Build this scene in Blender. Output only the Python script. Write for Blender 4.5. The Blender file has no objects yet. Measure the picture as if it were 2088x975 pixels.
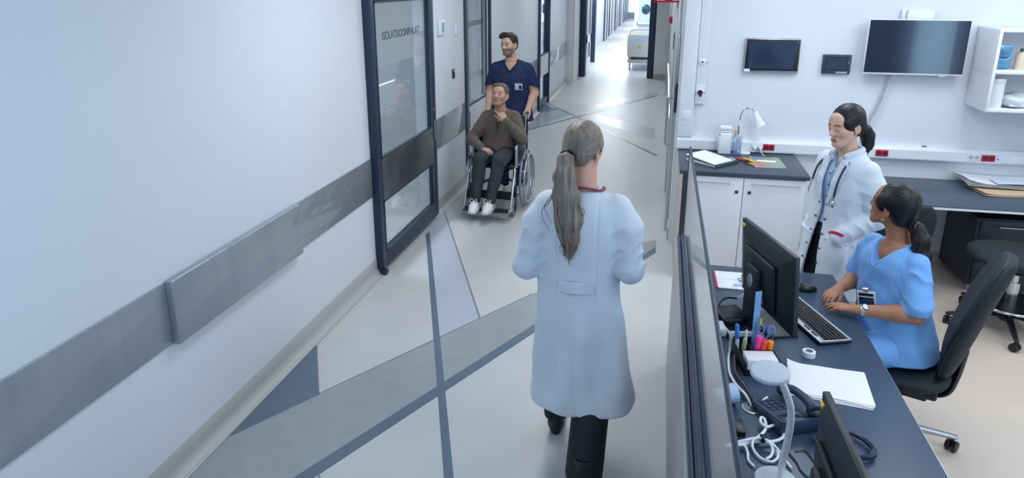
import bpy, bmesh, math, random
import numpy as np
from mathutils import Vector, Matrix, Euler
random.seed(7)
SC = bpy.context.scene
COL = SC.collection
PI = math.pi

# ------------------------------------------------------------------ materials
def lin(h):
    h = h.lstrip('#')
    c = [int(h[i:i+2], 16)/255 for i in (0, 2, 4)]
    return tuple(x/12.92 if x <= .04045 else ((x+.055)/1.055)**2.4 for x in c)

_mats = {}
def mat(name, col, rough=.5, metal=0., spec=.5, bump=0., bscale=200., var=0., vscale=6., aniso=None, coat=0., sheen=0., sss=0., tint=False, stretch=None):
    if name in _mats: return _mats[name]
    m = bpy.data.materials.new(name); m.use_nodes = True
    nt = m.node_tree; b = nt.nodes['Principled BSDF']
    if isinstance(col, str): col = lin(col)
    b.inputs['Base Color'].default_value = (*col, 1)
    b.inputs['Roughness'].default_value = rough
    b.inputs['Metallic'].default_value = metal
    b.inputs['Specular IOR Level'].default_value = spec
    if coat: b.inputs['Coat Weight'].default_value = coat
    if sheen: b.inputs['Sheen Weight'].default_value = sheen
    if sss:
        b.inputs['Subsurface Weight'].default_value = sss
        b.inputs['Subsurface Radius'].default_value = (.012, .005, .003)
        b.inputs['Subsurface Scale'].default_value = .6
    L = nt.links
    tc = nt.nodes.new('ShaderNodeTexCoord')
    src = tc.outputs['Object']
    if stretch:
        mp = nt.nodes.new('ShaderNodeMapping'); mp.inputs['Scale'].default_value = stretch
        L.new(src, mp.inputs['Vector']); src = mp.outputs['Vector']
    base_out = None
    if tint:
        at = nt.nodes.new('ShaderNodeAttribute'); at.attribute_name = 'tint'
        base_out = at.outputs['Color']
    if var:
        n = nt.nodes.new('ShaderNodeTexNoise'); n.inputs['Scale'].default_value = vscale; n.inputs['Detail'].default_value = 4
        L.new(src, n.inputs['Vector'])
        mr = nt.nodes.new('ShaderNodeMapRange'); mr.inputs['From Min'].default_value = .3; mr.inputs['From Max'].default_value = .7
        mr.inputs['To Min'].default_value = 1-var; mr.inputs['To Max'].default_value = 1+var
        L.new(n.outputs['Fac'], mr.inputs['Value'])
        mx = nt.nodes.new('ShaderNodeVectorMath'); mx.operation = 'SCALE'
        if base_out: L.new(base_out, mx.inputs[0])
        else: mx.inputs[0].default_value = col
        L.new(mr.outputs['Result'], mx.inputs['Scale'])
        base_out = mx.outputs['Vector']
    if base_out: L.new(base_out, b.inputs['Base Color'])
    if bump:
        n2 = nt.nodes.new('ShaderNodeTexNoise'); n2.inputs['Scale'].default_value = bscale; n2.inputs['Detail'].default_value = 3
        L.new(src, n2.inputs['Vector'])
        bp = nt.nodes.new('ShaderNodeBump'); bp.inputs['Strength'].default_value = bump; bp.inputs['Distance'].default_value = .002
        L.new(n2.outputs['Fac'], bp.inputs['Height']); L.new(bp.outputs['Normal'], b.inputs['Normal'])
    _mats[name] = m
    return m

def glass_mat(name, ior=1.5, tintc=(.93, .96, .97), rough=0.0):
    """thin architectural pane: fresnel mix of a mirror reflection and straight-through light"""
    if name in _mats: return _mats[name]
    m = bpy.data.materials.new(name); m.use_nodes = True
    nt = m.node_tree; nt.nodes.clear(); L = nt.links
    o = nt.nodes.new('ShaderNodeOutputMaterial')
    fr = nt.nodes.new('ShaderNodeFresnel')
    gm = nt.nodes.new('ShaderNodeNewGeometry'); mi = nt.nodes.new('ShaderNodeMix'); mi.data_type = 'FLOAT'
    mi.inputs['A'].default_value = ior; mi.inputs['B'].default_value = 1/ior
    L.new(gm.outputs['Backfacing'], mi.inputs['Factor']); L.new(mi.outputs['Result'], fr.inputs['IOR'])
    g = nt.nodes.new('ShaderNodeBsdfGlossy'); g.inputs['Roughness'].default_value = rough; g.inputs['Color'].default_value = (.95, .96, .97, 1)
    t = nt.nodes.new('ShaderNodeBsdfTransparent'); t.inputs['Color'].default_value = (*tintc, 1)
    mx = nt.nodes.new('ShaderNodeMixShader')
    L.new(fr.outputs[0], mx.inputs[0]); L.new(t.outputs[0], mx.inputs[1]); L.new(g.outputs[0], mx.inputs[2])
    L.new(mx.outputs[0], o.inputs[0])
    _mats[name] = m
    return m

def emit_mat(name, col, s):
    if name in _mats: return _mats[name]
    m = bpy.data.materials.new(name); m.use_nodes = True
    nt = m.node_tree; b = nt.nodes['Principled BSDF']
    b.inputs['Base Color'].default_value = (*col, 1)
    b.inputs['Emission Color'].default_value = (*col, 1); b.inputs['Emission Strength'].default_value = s
    _mats[name] = m
    return m

# ------------------------------------------------------------------ mesh builder
def V(*a): return Vector(a)

def catmull(pts, n=6, closed=False):
    P = [Vector(p) for p in pts]
    out = []
    N = len(P)
    rng = range(N) if closed else range(N-1)
    for i in rng:
        if closed: p0, p1, p2, p3 = P[(i-1) % N], P[i], P[(i+1) % N], P[(i+2) % N]
        else: p0, p1, p2, p3 = P[max(i-1, 0)], P[i], P[i+1], P[min(i+2, N-1)]
        for k in range(n):
            t = k/n
            out.append(.5*((2*p1)+(p2-p0)*t+(2*p0-5*p1+4*p2-p3)*t*t+(3*p1-p0-3*p2+p3)*t**3))
    if not closed: out.append(P[-1].copy())
    return out

class MB:
    def __init__(s): s.v = []; s.f = []; s.mi = []; s.M = Matrix.Identity(4); s.cm = 0
    def at(s, loc=(0, 0, 0), rz=0, rx=0, ry=0, M=None):
        s.M = (M if M is not None else Matrix.Translation(loc) @ Euler((rx, ry, rz)).to_matrix().to_4x4()); return s
    def add(s, vs, fs):
        k = len(s.v)
        s.v += [tuple(s.M @ Vector(p)) for p in vs]
        s.f += [tuple(i+k for i in f) for f in fs]
        s.mi += [s.cm]*len(fs); return s
    def box(s, x0, x1, y0, y1, z0, z1):
        vs = [(x, y, z) for z in (z0, z1) for y in (y0, y1) for x in (x0, x1)]
        return s.add(vs, [(0, 2, 3, 1), (4, 5, 7, 6), (0, 1, 5, 4), (2, 6, 7, 3), (0, 4, 6, 2), (1, 3, 7, 5)])
    def tube(s, pts, r, n=10, closed=False, cap=True, flat=1.0):
        P = [Vector(p) for p in pts]; N = len(P)
        R = r if isinstance(r, (list, tuple)) else [r]*N
        T = []
        for i in range(N):
            if closed: t = P[(i+1) % N]-P[(i-1) % N]
            else: t = P[min(i+1, N-1)]-P[max(i-1, 0)]
            T.append(t.normalized() if t.length > 1e-9 else Vector((0, 0, 1)))
        up = Vector((0, 0, 1)) if abs(T[0].z) < .9 else Vector((1, 0, 0))
        u = (up-T[0]*up.dot(T[0])).normalized()
        vs = []
        for i in range(N):
            u = (u-T[i]*u.dot(T[i])).normalized(); w = T[i].cross(u)
            for k in range(n):
                a = 2*PI*k/n
                vs.append(P[i]+(u*math.cos(a)*flat+w*math.sin(a))*R[i])
        fs = []
        for i in range(N if closed else N-1):
            j = (i+1) % N
            for k in range(n):
                l = (k+1) % n
                fs.append((i*n+k, i*n+l, j*n+l, j*n+k))
        if cap and not closed:
            fs.append(tuple(range(n-1, -1, -1))); fs.append(tuple((N-1)*n+k for k in range(n)))
        return s.add(vs, fs)
    def cyl(s, p0, p1, r0, r1=None, n=24):
        return s.tube([p0, p1], [r0, r0 if r1 is None else r1], n)
    def lathe(s, prof, n=32, c=(0, 0, 0)):
        vs = []; fs = []
        for r, z in prof:
            for k in range(n):
                a = 2*PI*k/n; vs.append((c[0]+r*math.cos(a), c[1]+r*math.sin(a), c[2]+z))
        for i in range(len(prof)-1):
            for k in range(n):
                l = (k+1) % n
                fs.append((i*n+k, i*n+l, (i+1)*n+l, (i+1)*n+k))
        if prof[0][0] > 1e-6: fs.append(tuple(range(n-1, -1, -1)))
        if prof[-1][0] > 1e-6: fs.append(tuple((len(prof)-1)*n+k for k in range(n)))
        return s.add(vs, fs)
    def prism(s, poly, z0, z1):
        n = len(poly)
        vs = [(x, y, z0) for x, y in poly]+[(x, y, z1) for x, y in poly]
        fs = [tuple(range(n-1, -1, -1)), tuple(range(n, 2*n))]
        fs += [(i, (i+1) % n, n+(i+1) % n, n+i) for i in range(n)]
        return s.add(vs, fs)
    def ell(s, c, r, nu=24, nv=14):
        if not isinstance(r, (tuple, list)): r = (r, r, r)
        vs = [(c[0], c[1], c[2]-r[2])]
        for j in range(1, nv):
            b = -PI/2+PI*j/nv
            for i in range(nu):
                a = 2*PI*i/nu
                vs.append((c[0]+r[0]*math.cos(b)*math.cos(a), c[1]+r[1]*math.cos(b)*math.sin(a), c[2]+r[2]*math.sin(b)))
        vs.append((c[0], c[1], c[2]+r[2])); T = len(vs)-1
        fs = [(0, 1+(i+1) % nu, 1+i) for i in range(nu)]
        for j in range(nv-2):
            for i in range(nu):
                a = 1+j*nu; i2 = (i+1) % nu
                fs.append((a+i, a+i2, a+nu+i2, a+nu+i))
        a = 1+(nv-2)*nu
        fs += [(a+i, a+(i+1) % nu, T) for i in range(nu)]
        return s.add(vs, fs)
    def sheet(s, fn, nu, nv, th=.001, flip=False):
        """closed thin sheet; fn(u,v)->(x,y,z) u,v in 0..1, thickness th along its normal"""
        G = [[Vector(fn(i/nu, j/nv)) for i in range(nu+1)] for j in range(nv+1)]
        top = []; bot = []
        for j in range(nv+1):
            for i in range(nu+1):
                du = G[j][min(i+1, nu)]-G[j][max(i-1, 0)]; dv = G[min(j+1, nv)][i]-G[max(j-1, 0)][i]
                n = du.cross(dv); n = n.normalized() if n.length > 1e-12 else Vector((0, 0, 1))
                top.append(G[j][i]+n*th/2); bot.append(G[j][i]-n*th/2)
        W = nu+1; K = len(top); fs = []
        for j in range(nv):
            for i in range(nu):
                a = j*W+i
                fs.append((a, a+1, a+W+1, a+W)); fs.append((K+a+W, K+a+W+1, K+a+1, K+a))
        ring = [i for i in range(W)]+[j*W+nu for j in range(1, nv+1)]+[nv*W+i for i in range(nu-1, -1, -1)]+[j*W for j in range(nv-1, 0, -1)]
        for q in range(len(ring)):
            a, b = ring[q], ring[(q+1) % len(ring)]
            fs.append((b, a, K+a, K+b))
        return s.add(top+bot, fs)
    def build(s, name, m, parent=None, bevel=0., seg=2, ang=40, bang=30, sub=0):
        me = bpy.data.meshes.new(name)
        me.from_pydata(s.v, [], s.f)
        ms = m if isinstance(m, (list, tuple)) else [m]
        for q in ms: me.materials.append(q)
        if len(ms) > 1: me.polygons.foreach_set('material_index', s.mi)
        bm = bmesh.new(); bm.from_mesh(me)
        bmesh.ops.recalc_face_normals(bm, faces=bm.faces)
        if bevel:
            es = [e for e in bm.edges if len(e.link_faces) == 2 and e.calc_face_angle(0) > math.radians(bang)]
            bmesh.ops.bevel(bm, geom=es, offset=bevel, segments=seg, affect='EDGES', clamp_overlap=True, profile=.5)
        bm.to_mesh(me); bm.free()
        return finish(name, me, parent, ang if not bevel else 50, sub)

def finish(name, me, parent=None, ang=40, sub=0):
    me.polygons.foreach_set('use_smooth', [True]*len(me.polygons))
    if ang: me.set_sharp_from_angle(angle=math.radians(ang))
    o = bpy.data.objects.new(name, me); COL.objects.link(o)
    if parent is not None: o.parent = parent
    if sub:
        md = o.modifiers.new('Subdivision', 'SUBSURF'); md.levels = sub; md.render_levels = sub
    return o

def tag(o, label, cat, group=None, kind=None):
    o['label'] = label; o['category'] = cat
    if group: o['group'] = group
    if kind: o['kind'] = kind
    return o
def thing(name, label, cat, loc=(0, 0, 0), rz=0, group=None):
    o = bpy.data.objects.new(name, None); COL.objects.link(o)
    o.empty_display_size = .05
    o.location = loc; o.rotation_euler = (0, 0, rz)
    return tag(o, label, cat, group)
def struct(name, mb, m, parent=None, label=None, **k):
    o = mb.build(name, m, parent, **k)
    if parent is None: o['kind'] = 'structure'
    if label: o['label'] = label
    return o
def sthing(name, loc=(0, 0, 0), label=None):
    o = bpy.data.objects.new(name, None); COL.objects.link(o); o.location = loc; o['kind'] = 'structure'
    o.empty_display_size = .05
    if label: o['label'] = label
    return o
def copy_tree(o, parent=None):
    c = o.copy(); COL.objects.link(c)
    if parent is not None: c.parent = parent
    for ch in list(o.children): copy_tree(ch, c)
    return c
def text_mesh(name, txt, size, m, parent, M, depth=.0006, width=1.0, align='LEFT'):
    cu = bpy.data.curves.new(name, 'FONT'); cu.body = txt; cu.size = size; cu.extrude = depth; cu.align_x = align
    ob = bpy.data.objects.new(name+'_c', cu); COL.objects.link(ob)
    dg = bpy.context.evaluated_depsgraph_get()
    me = bpy.data.meshes.new_from_object(ob.evaluated_get(dg))
    bpy.data.objects.remove(ob); bpy.data.curves.remove(cu)
    me.transform(Matrix.Diagonal((width, 1, 1, 1))); me.transform(M)
    me.materials.clear(); me.materials.append(m)
    me.name = name
    return finish(name, me, parent, 30)
# ------------------------------------------------------------------ shared materials
M_wallL = mat('painted_wall_cool', '#d8dde5', .55, bump=.05, bscale=60)
M_wallG = mat('painted_wall_grey', '#d8d9db', .5, bump=.04, bscale=60)
M_lab = mat('painted_wall_white', '#dde3ec', .55, bump=.04, bscale=60)
M_floor = mat('vinyl_floor', '#bfc1c2', .36, spec=.35, var=.03, vscale=3)
M_floorB = mat('vinyl_floor_beige', '#d3c5b8', .3, spec=.5, var=.04, vscale=2.5)
M_inD = mat('vinyl_inlay_slate', '#5c6d7e', .3, var=.04, vscale=8)
M_inM = mat('vinyl_inlay_grey', '#969da1', .3, var=.05, vscale=9)
M_inL = mat('vinyl_inlay_lavender', '#b2b8c6', .3)
M_inK = mat('vinyl_inlay_lightgrey', '#b0b2b3', .3)
M_seam = mat('vinyl_seam', '#74777a', .5)
M_base = mat('vinyl_baseboard', '#b0aeae', .4)
M_frame = mat('navy_metal_frame', '#27384e', .38, metal=.25, spec=.5)
M_leaf = mat('slate_metal_leaf', '#49525c', .35, metal=.5)
M_steel = mat('brushed_steel_rail', '#9da5ad', .36, metal=.45, coat=.6, var=.06, vscale=3, stretch=(1, 3, .2))
M_steelD = mat('dark_steel_panel', '#5d6064', .33, metal=.7, var=.25, vscale=4, stretch=(1, 2, .6))
M_glass = glass_mat('window_glass', 1.5, (.88, .93, .95))
M_white = mat('white_laminate', '#e3e7ee', .4)
M_whitep = mat('white_plastic', '#e6eaf0', .35)
M_chrome = mat('chrome', '#c9ccd0', .16, metal=1.)
M_black = mat('black_plastic', '#15181d', .38)
M_blackm = mat('black_rubber', '#121417', .6)
M_alu = mat('satin_aluminium', '#b4b9be', .3, metal=.9)
M_red = mat('red_plastic', '#c3153c', .35)
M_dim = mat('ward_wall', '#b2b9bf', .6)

# ------------------------------------------------------------------ floor
XL = -2.17
struct('floor', MB().box(-7, .2, -3, 60, -.1, 0), M_floor)
struct('floor_lab', MB().box(.2, 4.4, -3, 6.3, -.1, 0), M_floorB)
def inlay(poly, m, z=.0012):
    struct('floor_inlay', MB().prism(poly, -.002, z), m)
def strip(a, b, w, m, z=.0016):
    a = Vector(a); b = Vector(b); d = (b-a).normalized(); n = Vector((-d.y, d.x))*w/2
    inlay([tuple(a-n), tuple(b-n), tuple(b+n), tuple(a+n)], m, z)
inlay([(-2.111, 3.735), (-2.108, 2.735), (-1.822, 3.199)], M_inD, .0010)
inlay([(-2.108, 2.731), (-2.104, 1.30), (-1.614, 2.528), (-.046, 5.782), (.058, 6.0), (.058, 6.18), (-.054, 6.10), (-.858, 4.792), (-1.15, 4.316), (-1.822, 3.199)], M_inM, .0010)
inlay([(-2.15, 1.43), (-1.614, 2.528), (-.046, 5.782), (.058, 6.0), (.058, 5.86), (-.02, 5.70), (-1.54, 2.50), (-2.08, 1.38)], M_inD, .0014)
inlay([(-2.082, 5.869), (-2.072, 5.954), (-.857, 2.691), (-.46, 1.63), (-.52, 1.63), (-.903, 2.681)], M_inD, .0018)
inlay([(-2.114, 6.549), (-2.105, 6.02), (-2.072, 5.954), (-1.346, 3.984), (-1.15, 4.316)], M_inL, .0006)
strip((-2.113, 6.56), (-1.147, 4.316), .012, M_seam, .0009)
inlay([(-1.585, 2.43), (-1.515, 2.58), (-1.463, 2.5), (-1.2, 2.08), (-1.55, 2.0)], M_inL, .0006)
strip((-1.512, 2.59), (-1.2, 2.08), .008, M_seam, .0009)
strip((-2.111, 3.735), (-1.822, 3.199), .008, M_seam, .0013)
strip((-2.108, 2.75), (-.858, 4.80), .008, M_seam, .0013)
strip((-2.11, -2), (-2.11, 13), .007, M_seam, .0021)
# far group
strip((-2.118, 13.41), (.03, 9.492), .05, M_inD, .0018)
strip((-2.05, 10.80), (-.031, 14.9), .06, M_inD, .0020)
inlay([(-2.157, 13.285), (-2.17, 12.25), (-1.80, 12.78)], M_inD, .0010)
inlay([(-2.17, 12.25), (-1.80, 12.78), (-1.535, 12.3), (-1.97, 11.05), (-2.17, 10.7)], M_inM, .0008)
inlay([(-1.514, 12.31), (-.031, 14.95), (-.035, 15.4), (-1.45, 13.35), (-2.118, 13.85), (-2.118, 13.44)], M_inK, .0008)
inlay([(-1.42, 12.22), (-1.2, 12.60), (-.03, 11.387), (-.02, 10.5)], M_inK, .0008)

# ------------------------------------------------------------------ walls
struct('wall_left', MB().box(XL-.12, XL, -3, 4.98, 0, 2.8).box(XL-.12, XL, 6.30, 7.62, 0, 2.8).box(XL-.12, XL, 8.86, 12.42, 0, 2.8).box(XL-.12, XL, 13.60, 16.3, 0, 2.8)
       .box(XL-.12, XL, 4.98, 6.30, 2.3, 2.8).box(XL-.12, XL, 7.62, 8.86, 2.3, 2.8).box(XL-.12, XL, 12.42, 13.6, 2.3, 2.8), M_wallL)
struct('wall_corridor', MB().box(XL-.12, -2.06, 16.3, 16.5, 0, 2.8).box(XL-.12, -2.02, 16.5, 17.6, 0, 2.8), M_wallG)
# vinyl coved baseboards, swept along the corridor
def cove(x, y0, y1, sgn, m, h=.14, name='baseboard_left'):
    prof = [(0, 0), (.062, 0), (.060, .003)]
    for k in range(1, 6):
        a = k/6*PI/2; prof.append((.060-.053*math.sin(a), .003+.055*(1-math.cos(a))))
    prof += [(.006, .062), (.006, h-.004), (.003, h), (0, h)]
    mb = MB(); n = len(prof)
    vs = [(x+sgn*px, y0, pz) for px, pz in prof]+[(x+sgn*px, y1, pz) for px, pz in prof]
    mb.add(vs, [tuple(range(n)), tuple(range(2*n-1, n-1, -1))]+[(i, (i+1) % n, n+(i+1) % n, n+i) for i in range(n)])
    return struct(name, mb, m, ang=60)
cove(XL, -3, 4.98, 1, M_base); cove(XL, 4.98, 6.3, 1, M_base, h=.065); cove(XL, 6.30, 7.62, 1, M_base); cove(XL, 8.86, 12.42, 1, M_base); cove(XL, 13.6, 16.3, 1, M_base)
# steel-look bumper rails
def rail(y0, y1, x=XL, t=.010, z0=.668, z1=.976, name='trim_1'):
    return struct(name, MB().box(x-.001, x+t, y0, y1, z0, z1), M_steel, bevel=.002)
rail(-3, 4.89); rail(6.37, 7.60); rail(8.88, 12.40); rail(13.62, 16.3)
struct('trim_2', MB().box(XL+.009, XL+.046, 2.52, 3.70, .664, .984), M_steel, bevel=.004, label='thicker steel bumper plate on the left wall rail')

# ward rooms seen through the left doors
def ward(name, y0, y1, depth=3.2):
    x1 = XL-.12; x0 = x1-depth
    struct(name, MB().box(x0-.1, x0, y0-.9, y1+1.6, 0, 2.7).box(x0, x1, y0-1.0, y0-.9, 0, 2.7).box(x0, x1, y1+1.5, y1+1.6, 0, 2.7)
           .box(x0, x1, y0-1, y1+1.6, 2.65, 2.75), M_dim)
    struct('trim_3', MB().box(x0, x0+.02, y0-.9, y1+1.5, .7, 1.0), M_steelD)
ward('wall_ward', 4.9, 6.35)
ward('wall_ward', 9.2, 11.3, 2.5)

# ------------------------------------------------------------------ sliding door 1
D = sthing('door_1', (0, 0, 0), 'dark framed sliding glass door of the isolation ward nearest the camera')
xa, xb = -2.165, -2.105
y0, y1, zb = 4.895, 6.36, .045
MB().box(xa, xb, y0, y0+.075, zb, 2.35).box(xa, xb, y1-.10, y1, zb, 2.35).box(xa, xb, y0+.075, y1-.1, zb, zb+.135).box(xa, xb, y0+.075, y1-.1, 2.16, 2.35).build('door_frame', M_frame, D, bevel=.003)
MB().box(xa+.01, xb+.003, y0+.075, y1-.1, .612, .955).build('middle_panel', M_steelD, D, bevel=.003)
for z0_, z1_ in ((zb+.135, .612), (.955, 2.16)):
    MB().box(xa+.024, xa+.036, y0+.075, y1-.1, z0_, z1_).build('glass_pane', M_glass, D)
    # slim glazing beads
    MB().box(xb-.016, xb+.002, y0+.075, y1-.1, z0_, z0_+.016).box(xb-.016, xb+.002, y0+.075, y1-.1, z1_-.016, z1_).box(xb-.016, xb+.002, y0+.075, y0+.091, z0_, z1_).box(xb-.016, xb+.002, y1-.116, y1-.1, z0_, z1_).build('glazing_bead', M_leaf, D)
MB().box(xb, xb+.008, y1-.075, y1-.05, .82, 1.02).build('pull_handle', M_alu, D, bevel=.003)
MB().cyl((xb, y1-.06, 1.12), (xb+.006, y1-.06, 1.12), .018).build('lock', M_alu, D)
MB().box(xb-.03, xb+.02, y0-.01, y0+.05, 0, .04).build('floor_guide', M_frame, D, bevel=.003)
TM = Matrix(((0, 0, 1, xb-.0225), (1, 0, 0, 5.155), (0, 1, 0, 1.862), (0, 0, 0, 1)))
M_ink = mat('dark_lettering', '#3a434d', .5)
text_mesh('door_lettering', 'ISOLATSIOONIPALAT', .088, M_ink, D, TM, width=1.02)

# ------------------------------------------------------------------ hinged ward doors further on
def glass_door(name, y0, y1, label, txt=False):
    D = sthing(name, (0, 0, 0), label)
    x = XL-.01
    MB().box(x-.1, x+.03, y0-.11, y0, 0, 2.32).box(x-.1, x+.03, y1, y1+.05, 0, 2.32).box(x-.1, x+.03, y0, y1, 2.25, 2.32).build('door_frame', M_frame, D, bevel=.004)
    xx = x-.05
    MB().box(xx, xx+.045, y0, y1, .01, .90).box(xx, xx+.045, y0, y0+.05, .90, 2.25).box(xx, xx+.045, y1-.1, y1, .90, 2.25).box(xx, xx+.045, y0+.05, y1-.1, 2.2, 2.25).build('door_leaf', M_wallG, D, bevel=.002)
    MB().box(xx+.02, xx+.03, y0+.05, y1-.1, .90, 2.2).build('glass_pane', M_glass, D)
    MB().box(xx+.04, xx+.052, y0+.03, y1-.08, .885, .91).box(xx+.04, xx+.052, y1-.12, y1-.09, .9, 2.2).build('glazing_bead', M_frame, D)
    MB().box(xx+.045, xx+.052, y0+.12, y0+.16, .62, .82).build('lock_plate', M_alu, D, bevel=.002)
    MB().box(xx+.045, xx+.05, y0+.02, y1-.02, .05, .30).build('kick_plate', M_steel, D)
    if txt:
        text_mesh('door_lettering', 'ISOLATSIOONIPALAT', .085, M_ink, D, Matrix(((0, 0, 1, xx+.032), (1, 0, 0, y0+.12), (0, 1, 0, 1.80), (0, 0, 0, 1))), width=.95)
    return D
glass_door('door_2', 7.73, 8.80, 'white door with dark framed glass behind the wheelchair', True)
# third door: dark frame, two panes
D = sthing('door_3', (0, 0, 0), 'dark framed glass door past the pushing nurse')
x = XL
MB().box(x-.1, x+.04, 12.42, 12.55, 0, 2.32).box(x-.1, x+.04, 13.55, 13.60, 0, 2.32).box(x-.1, x+.04, 12.55, 13.55, 2.2, 2.32).box(x-.06, x+.02, 12.55, 13.55, .02, .14).box(x-.03, x+.025, 12.55, 13.55, .98, 1.0).build('door_frame', M_frame, D, bevel=.004)
MB().box(x-.01, x+.02, 12.55, 13.55, .60, .98).build('middle_panel', M_wallG, D)
MB().box(x-.03, x-.02, 12.55, 13.55, 1.0, 2.2).build('glass_pane', M_glass, D)
MB().box(x-.03, x-.02, 12.55, 13.55, .14, .60).build('glass_pane', M_glass, D)

# ------------------------------------------------------------------ corridor double doorway, further corridor
D = sthing('door_4', (0, 0, 0), 'open dark framed double doorway across the far corridor')
MB().box(-2.03, -1.865, 17.6, 17.75, 0, 2.5).box(-.325, -.165, 17.6, 17.75, 0, 2.5).box(-1.865, -.325, 17.6, 17.75, 2.3, 2.5).build('door_frame', M_frame, D, bevel=.004)
leaf = MB().box(-1.90, -1.85, 17.76, 18.75, .02, .40).box(-1.90, -1.85, 17.76, 18.75, .80, 1.0).box(-1.90, -1.85, 17.76, 17.88, .4, 2.28).box(-1.90, -1.85, 18.62, 18.75, .4, 2.28).box(-1.90, -1.85, 17.88, 18.62, 2.15, 2.28).build('door_leaf', M_white, D)
MB().box(-1.88, -1.87, 17.88, 18.62, .40, .80).box(-1.88, -1.87, 17.88, 18.62, 1.0, 2.15).build('glass_pane', mat('tinted_pane', '#1b2735', .15), D)
MB().cyl((-1.845, 17.83, 1.03), (-1.80, 17.83, 1.03), .012).cyl((-1.80, 17.83, 1.03), (-1.80, 17.95, 1.03), .011).build('lever_handle', M_alu, D)
struct('wall_corridor', MB().box(-.165, .16, 17.6, 17.75, 0, 2.8).box(-2.4, -2.03, 17.6, 17.75, 0, 2.8).box(-2.03, -.165, 17.6, 17.75, 2.5, 2.8), M_wallG)
cove(.0, 0, .001, 1, M_base, name='baseboard_far') if False else None
struct('baseboard_far', MB().box(-.165, .16, 17.585, 17.6, 0, .12), M_base)
# right corridor wall (lab side), seen at a grazing angle
struct('wall_corridor', MB().box(.165, .178, 6.13, 17.6, 0, 2.8), M_wallG)
struct('baseboard_right', MB().box(.15, .165, 6.2, 17.6, 0, .12), M_base)
struct('trim_4', MB().box(.15, .165, 8.05, 14.7, .70, .98), M_steel, bevel=.002)
struct('trim_4', MB().box(.143, .165, 8.05, 14.7, .685, .70), emit_mat('added_glow_strip', (.95, .98, 1), 7), label='added glowing strip under the rail, brightening the right corridor wall')  # emissive strip added under the rail to brighten the lower wall and floor
for nm, ya, yb, lb in (('door_5', 6.55, 7.75, 'pale door on the right of the corridor beside the lab corner'), ('door_6', 15.1, 16.6, 'pale door on the right of the corridor beyond the first')):
    D = sthing(nm, (0, 0, 0), lb)
    MB().box(.13, .165, ya-.09, ya, 0, 2.3).box(.13, .165, yb, yb+.09, 0, 2.3).box(.13, .165, ya, yb, 2.22, 2.3).build('door_frame', M_alu, D, bevel=.003)
    MB().box(.145, .163, ya, yb, .02, 2.22).build('door_leaf', M_wallG, D, bevel=.002)
    MB().tube([(.145, ya+.12, .80), (.09, ya+.12, .80), (.09, ya+.12, 1.25), (.145, ya+.12, 1.25)], .013, 10).build('pull_handle', M_chrome, D)

# further corridor: left wall with a row of dark door frames, right wall, end windows
XF = -2.34
struct('wall_corridor', MB().box(XF-.1, XF, 17.75, 48, 0, 2.8), M_wallL)
k = 0
for yy, xo in ((20.9, .40), (28.8, .04), (31.4, .04), (35.3, .04), (38.5, .04), (42.2, .04)):
    D = sthing('door_%d' % (7+k), (0, 0, 0), None); k += 1
    MB().box(XF, XF+xo, yy, yy+.18, 0, 2.4).box(XF, XF+.05, yy+1.1, yy+1.3, 0, 2.4).box(XF, XF+.05, yy, yy+1.3, 2.3, 2.4).build('door_frame', M_frame, D, bevel=.004)
    MB().box(XF+.002, XF+.03, yy+.18, yy+1.1, .02, 2.3).build('door_leaf', M_white, D)
struct('wall_corridor', MB().box(-.95, -.85, 24, 48, 0, 2.8).box(1.9, 2.0, 17.75, 24, 0, 2.8).box(-.85, 2.0, 24, 24.1, 0, .95).box(-.85, 2.0, 24, 24.1, 2.45, 2.8), M_wallL)
def window(name, x0, x1, y, z0, z1, nx, zbar=None):
    W = sthing(name)
    mb = MB().box(x0, x1, y-.04, y+.05, z0, z0+.06).box(x0, x1, y-.04, y+.05, z1-.06, z1)
    for i in range(nx+1):
        xx = x0+(x1-x0)*i/nx; mb.box(xx-.03, xx+.03, y-.04, y+.05, z0, z1)
    if zbar: mb.box(x0, x1, y-.04, y+.05, zbar-.03, zbar+.03)
    mb.build('window_frame', M_white, W, bevel=.003)
    MB().box(x0, x1, y+.0, y+.008, z0, z1).build('glass_pane', M_glass, W)
    return W
window('window_1', -.85, 1.9, 24.05, .95, 2.45, 3, 1.75)
MB().box(-.85, 1.9, 23.85, 24.05, .93, .96).build('window_sill', M_alu, bpy.data.objects['window_1'])
window('window_2', XF, -.95, 48, .3, 2.6, 2, 1.2)
struct('wall_far', MB().box(XF, -.95, 47.95, 48.05, 0, .3), M_wallL)
# ------------------------------------------------------------------ ceiling
M_ceil = mat('ceiling_paint', '#e4e7ea', .7)
struct('ceiling', MB().box(-2.4, 4.5, -3, 48.1, 2.8, 2.9), M_ceil)
struct('wall_rear', MB().box(-2.4, 4.5, -3.1, -3, 0, 2.9), M_wallG)
# ------------------------------------------------------------------ lab shell
YW = 6.13
struct('wall_back', MB().box(.178, 4.4, YW, YW+.12, 0, 2.8), M_lab)
struct('wall_right', MB().box(4.4, 4.5, .0, 6.25, 0, 2.8).box(4.4, 4.5, -3, -1.9, 0, 2.8).box(4.4, 4.5, -1.9, 0, 0, .6).box(4.4, 4.5, -1.9, 0, 2.6, 2.8), M_lab)
M_trunk = mat('trunking_plastic', '#e2e7ef', .4)
pr = [(YW, .905), (YW-.062, .905), (YW-.066, .915), (YW-.066, .985), (YW-.050, 1.008), (YW, 1.012)]
mb = MB(); n = len(pr)
mb.add([(.18, a, b) for a, b in pr]+[(4.4, a, b) for a, b in pr], [tuple(range(n)), tuple(range(2*n-1, n-1, -1))]+[(i, (i+1) % n, n+(i+1) % n, n+i) for i in range(n)])
struct('trim_5', mb, M_trunk, ang=20, label='horizontal white cable trunking along the lab wall')
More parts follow.
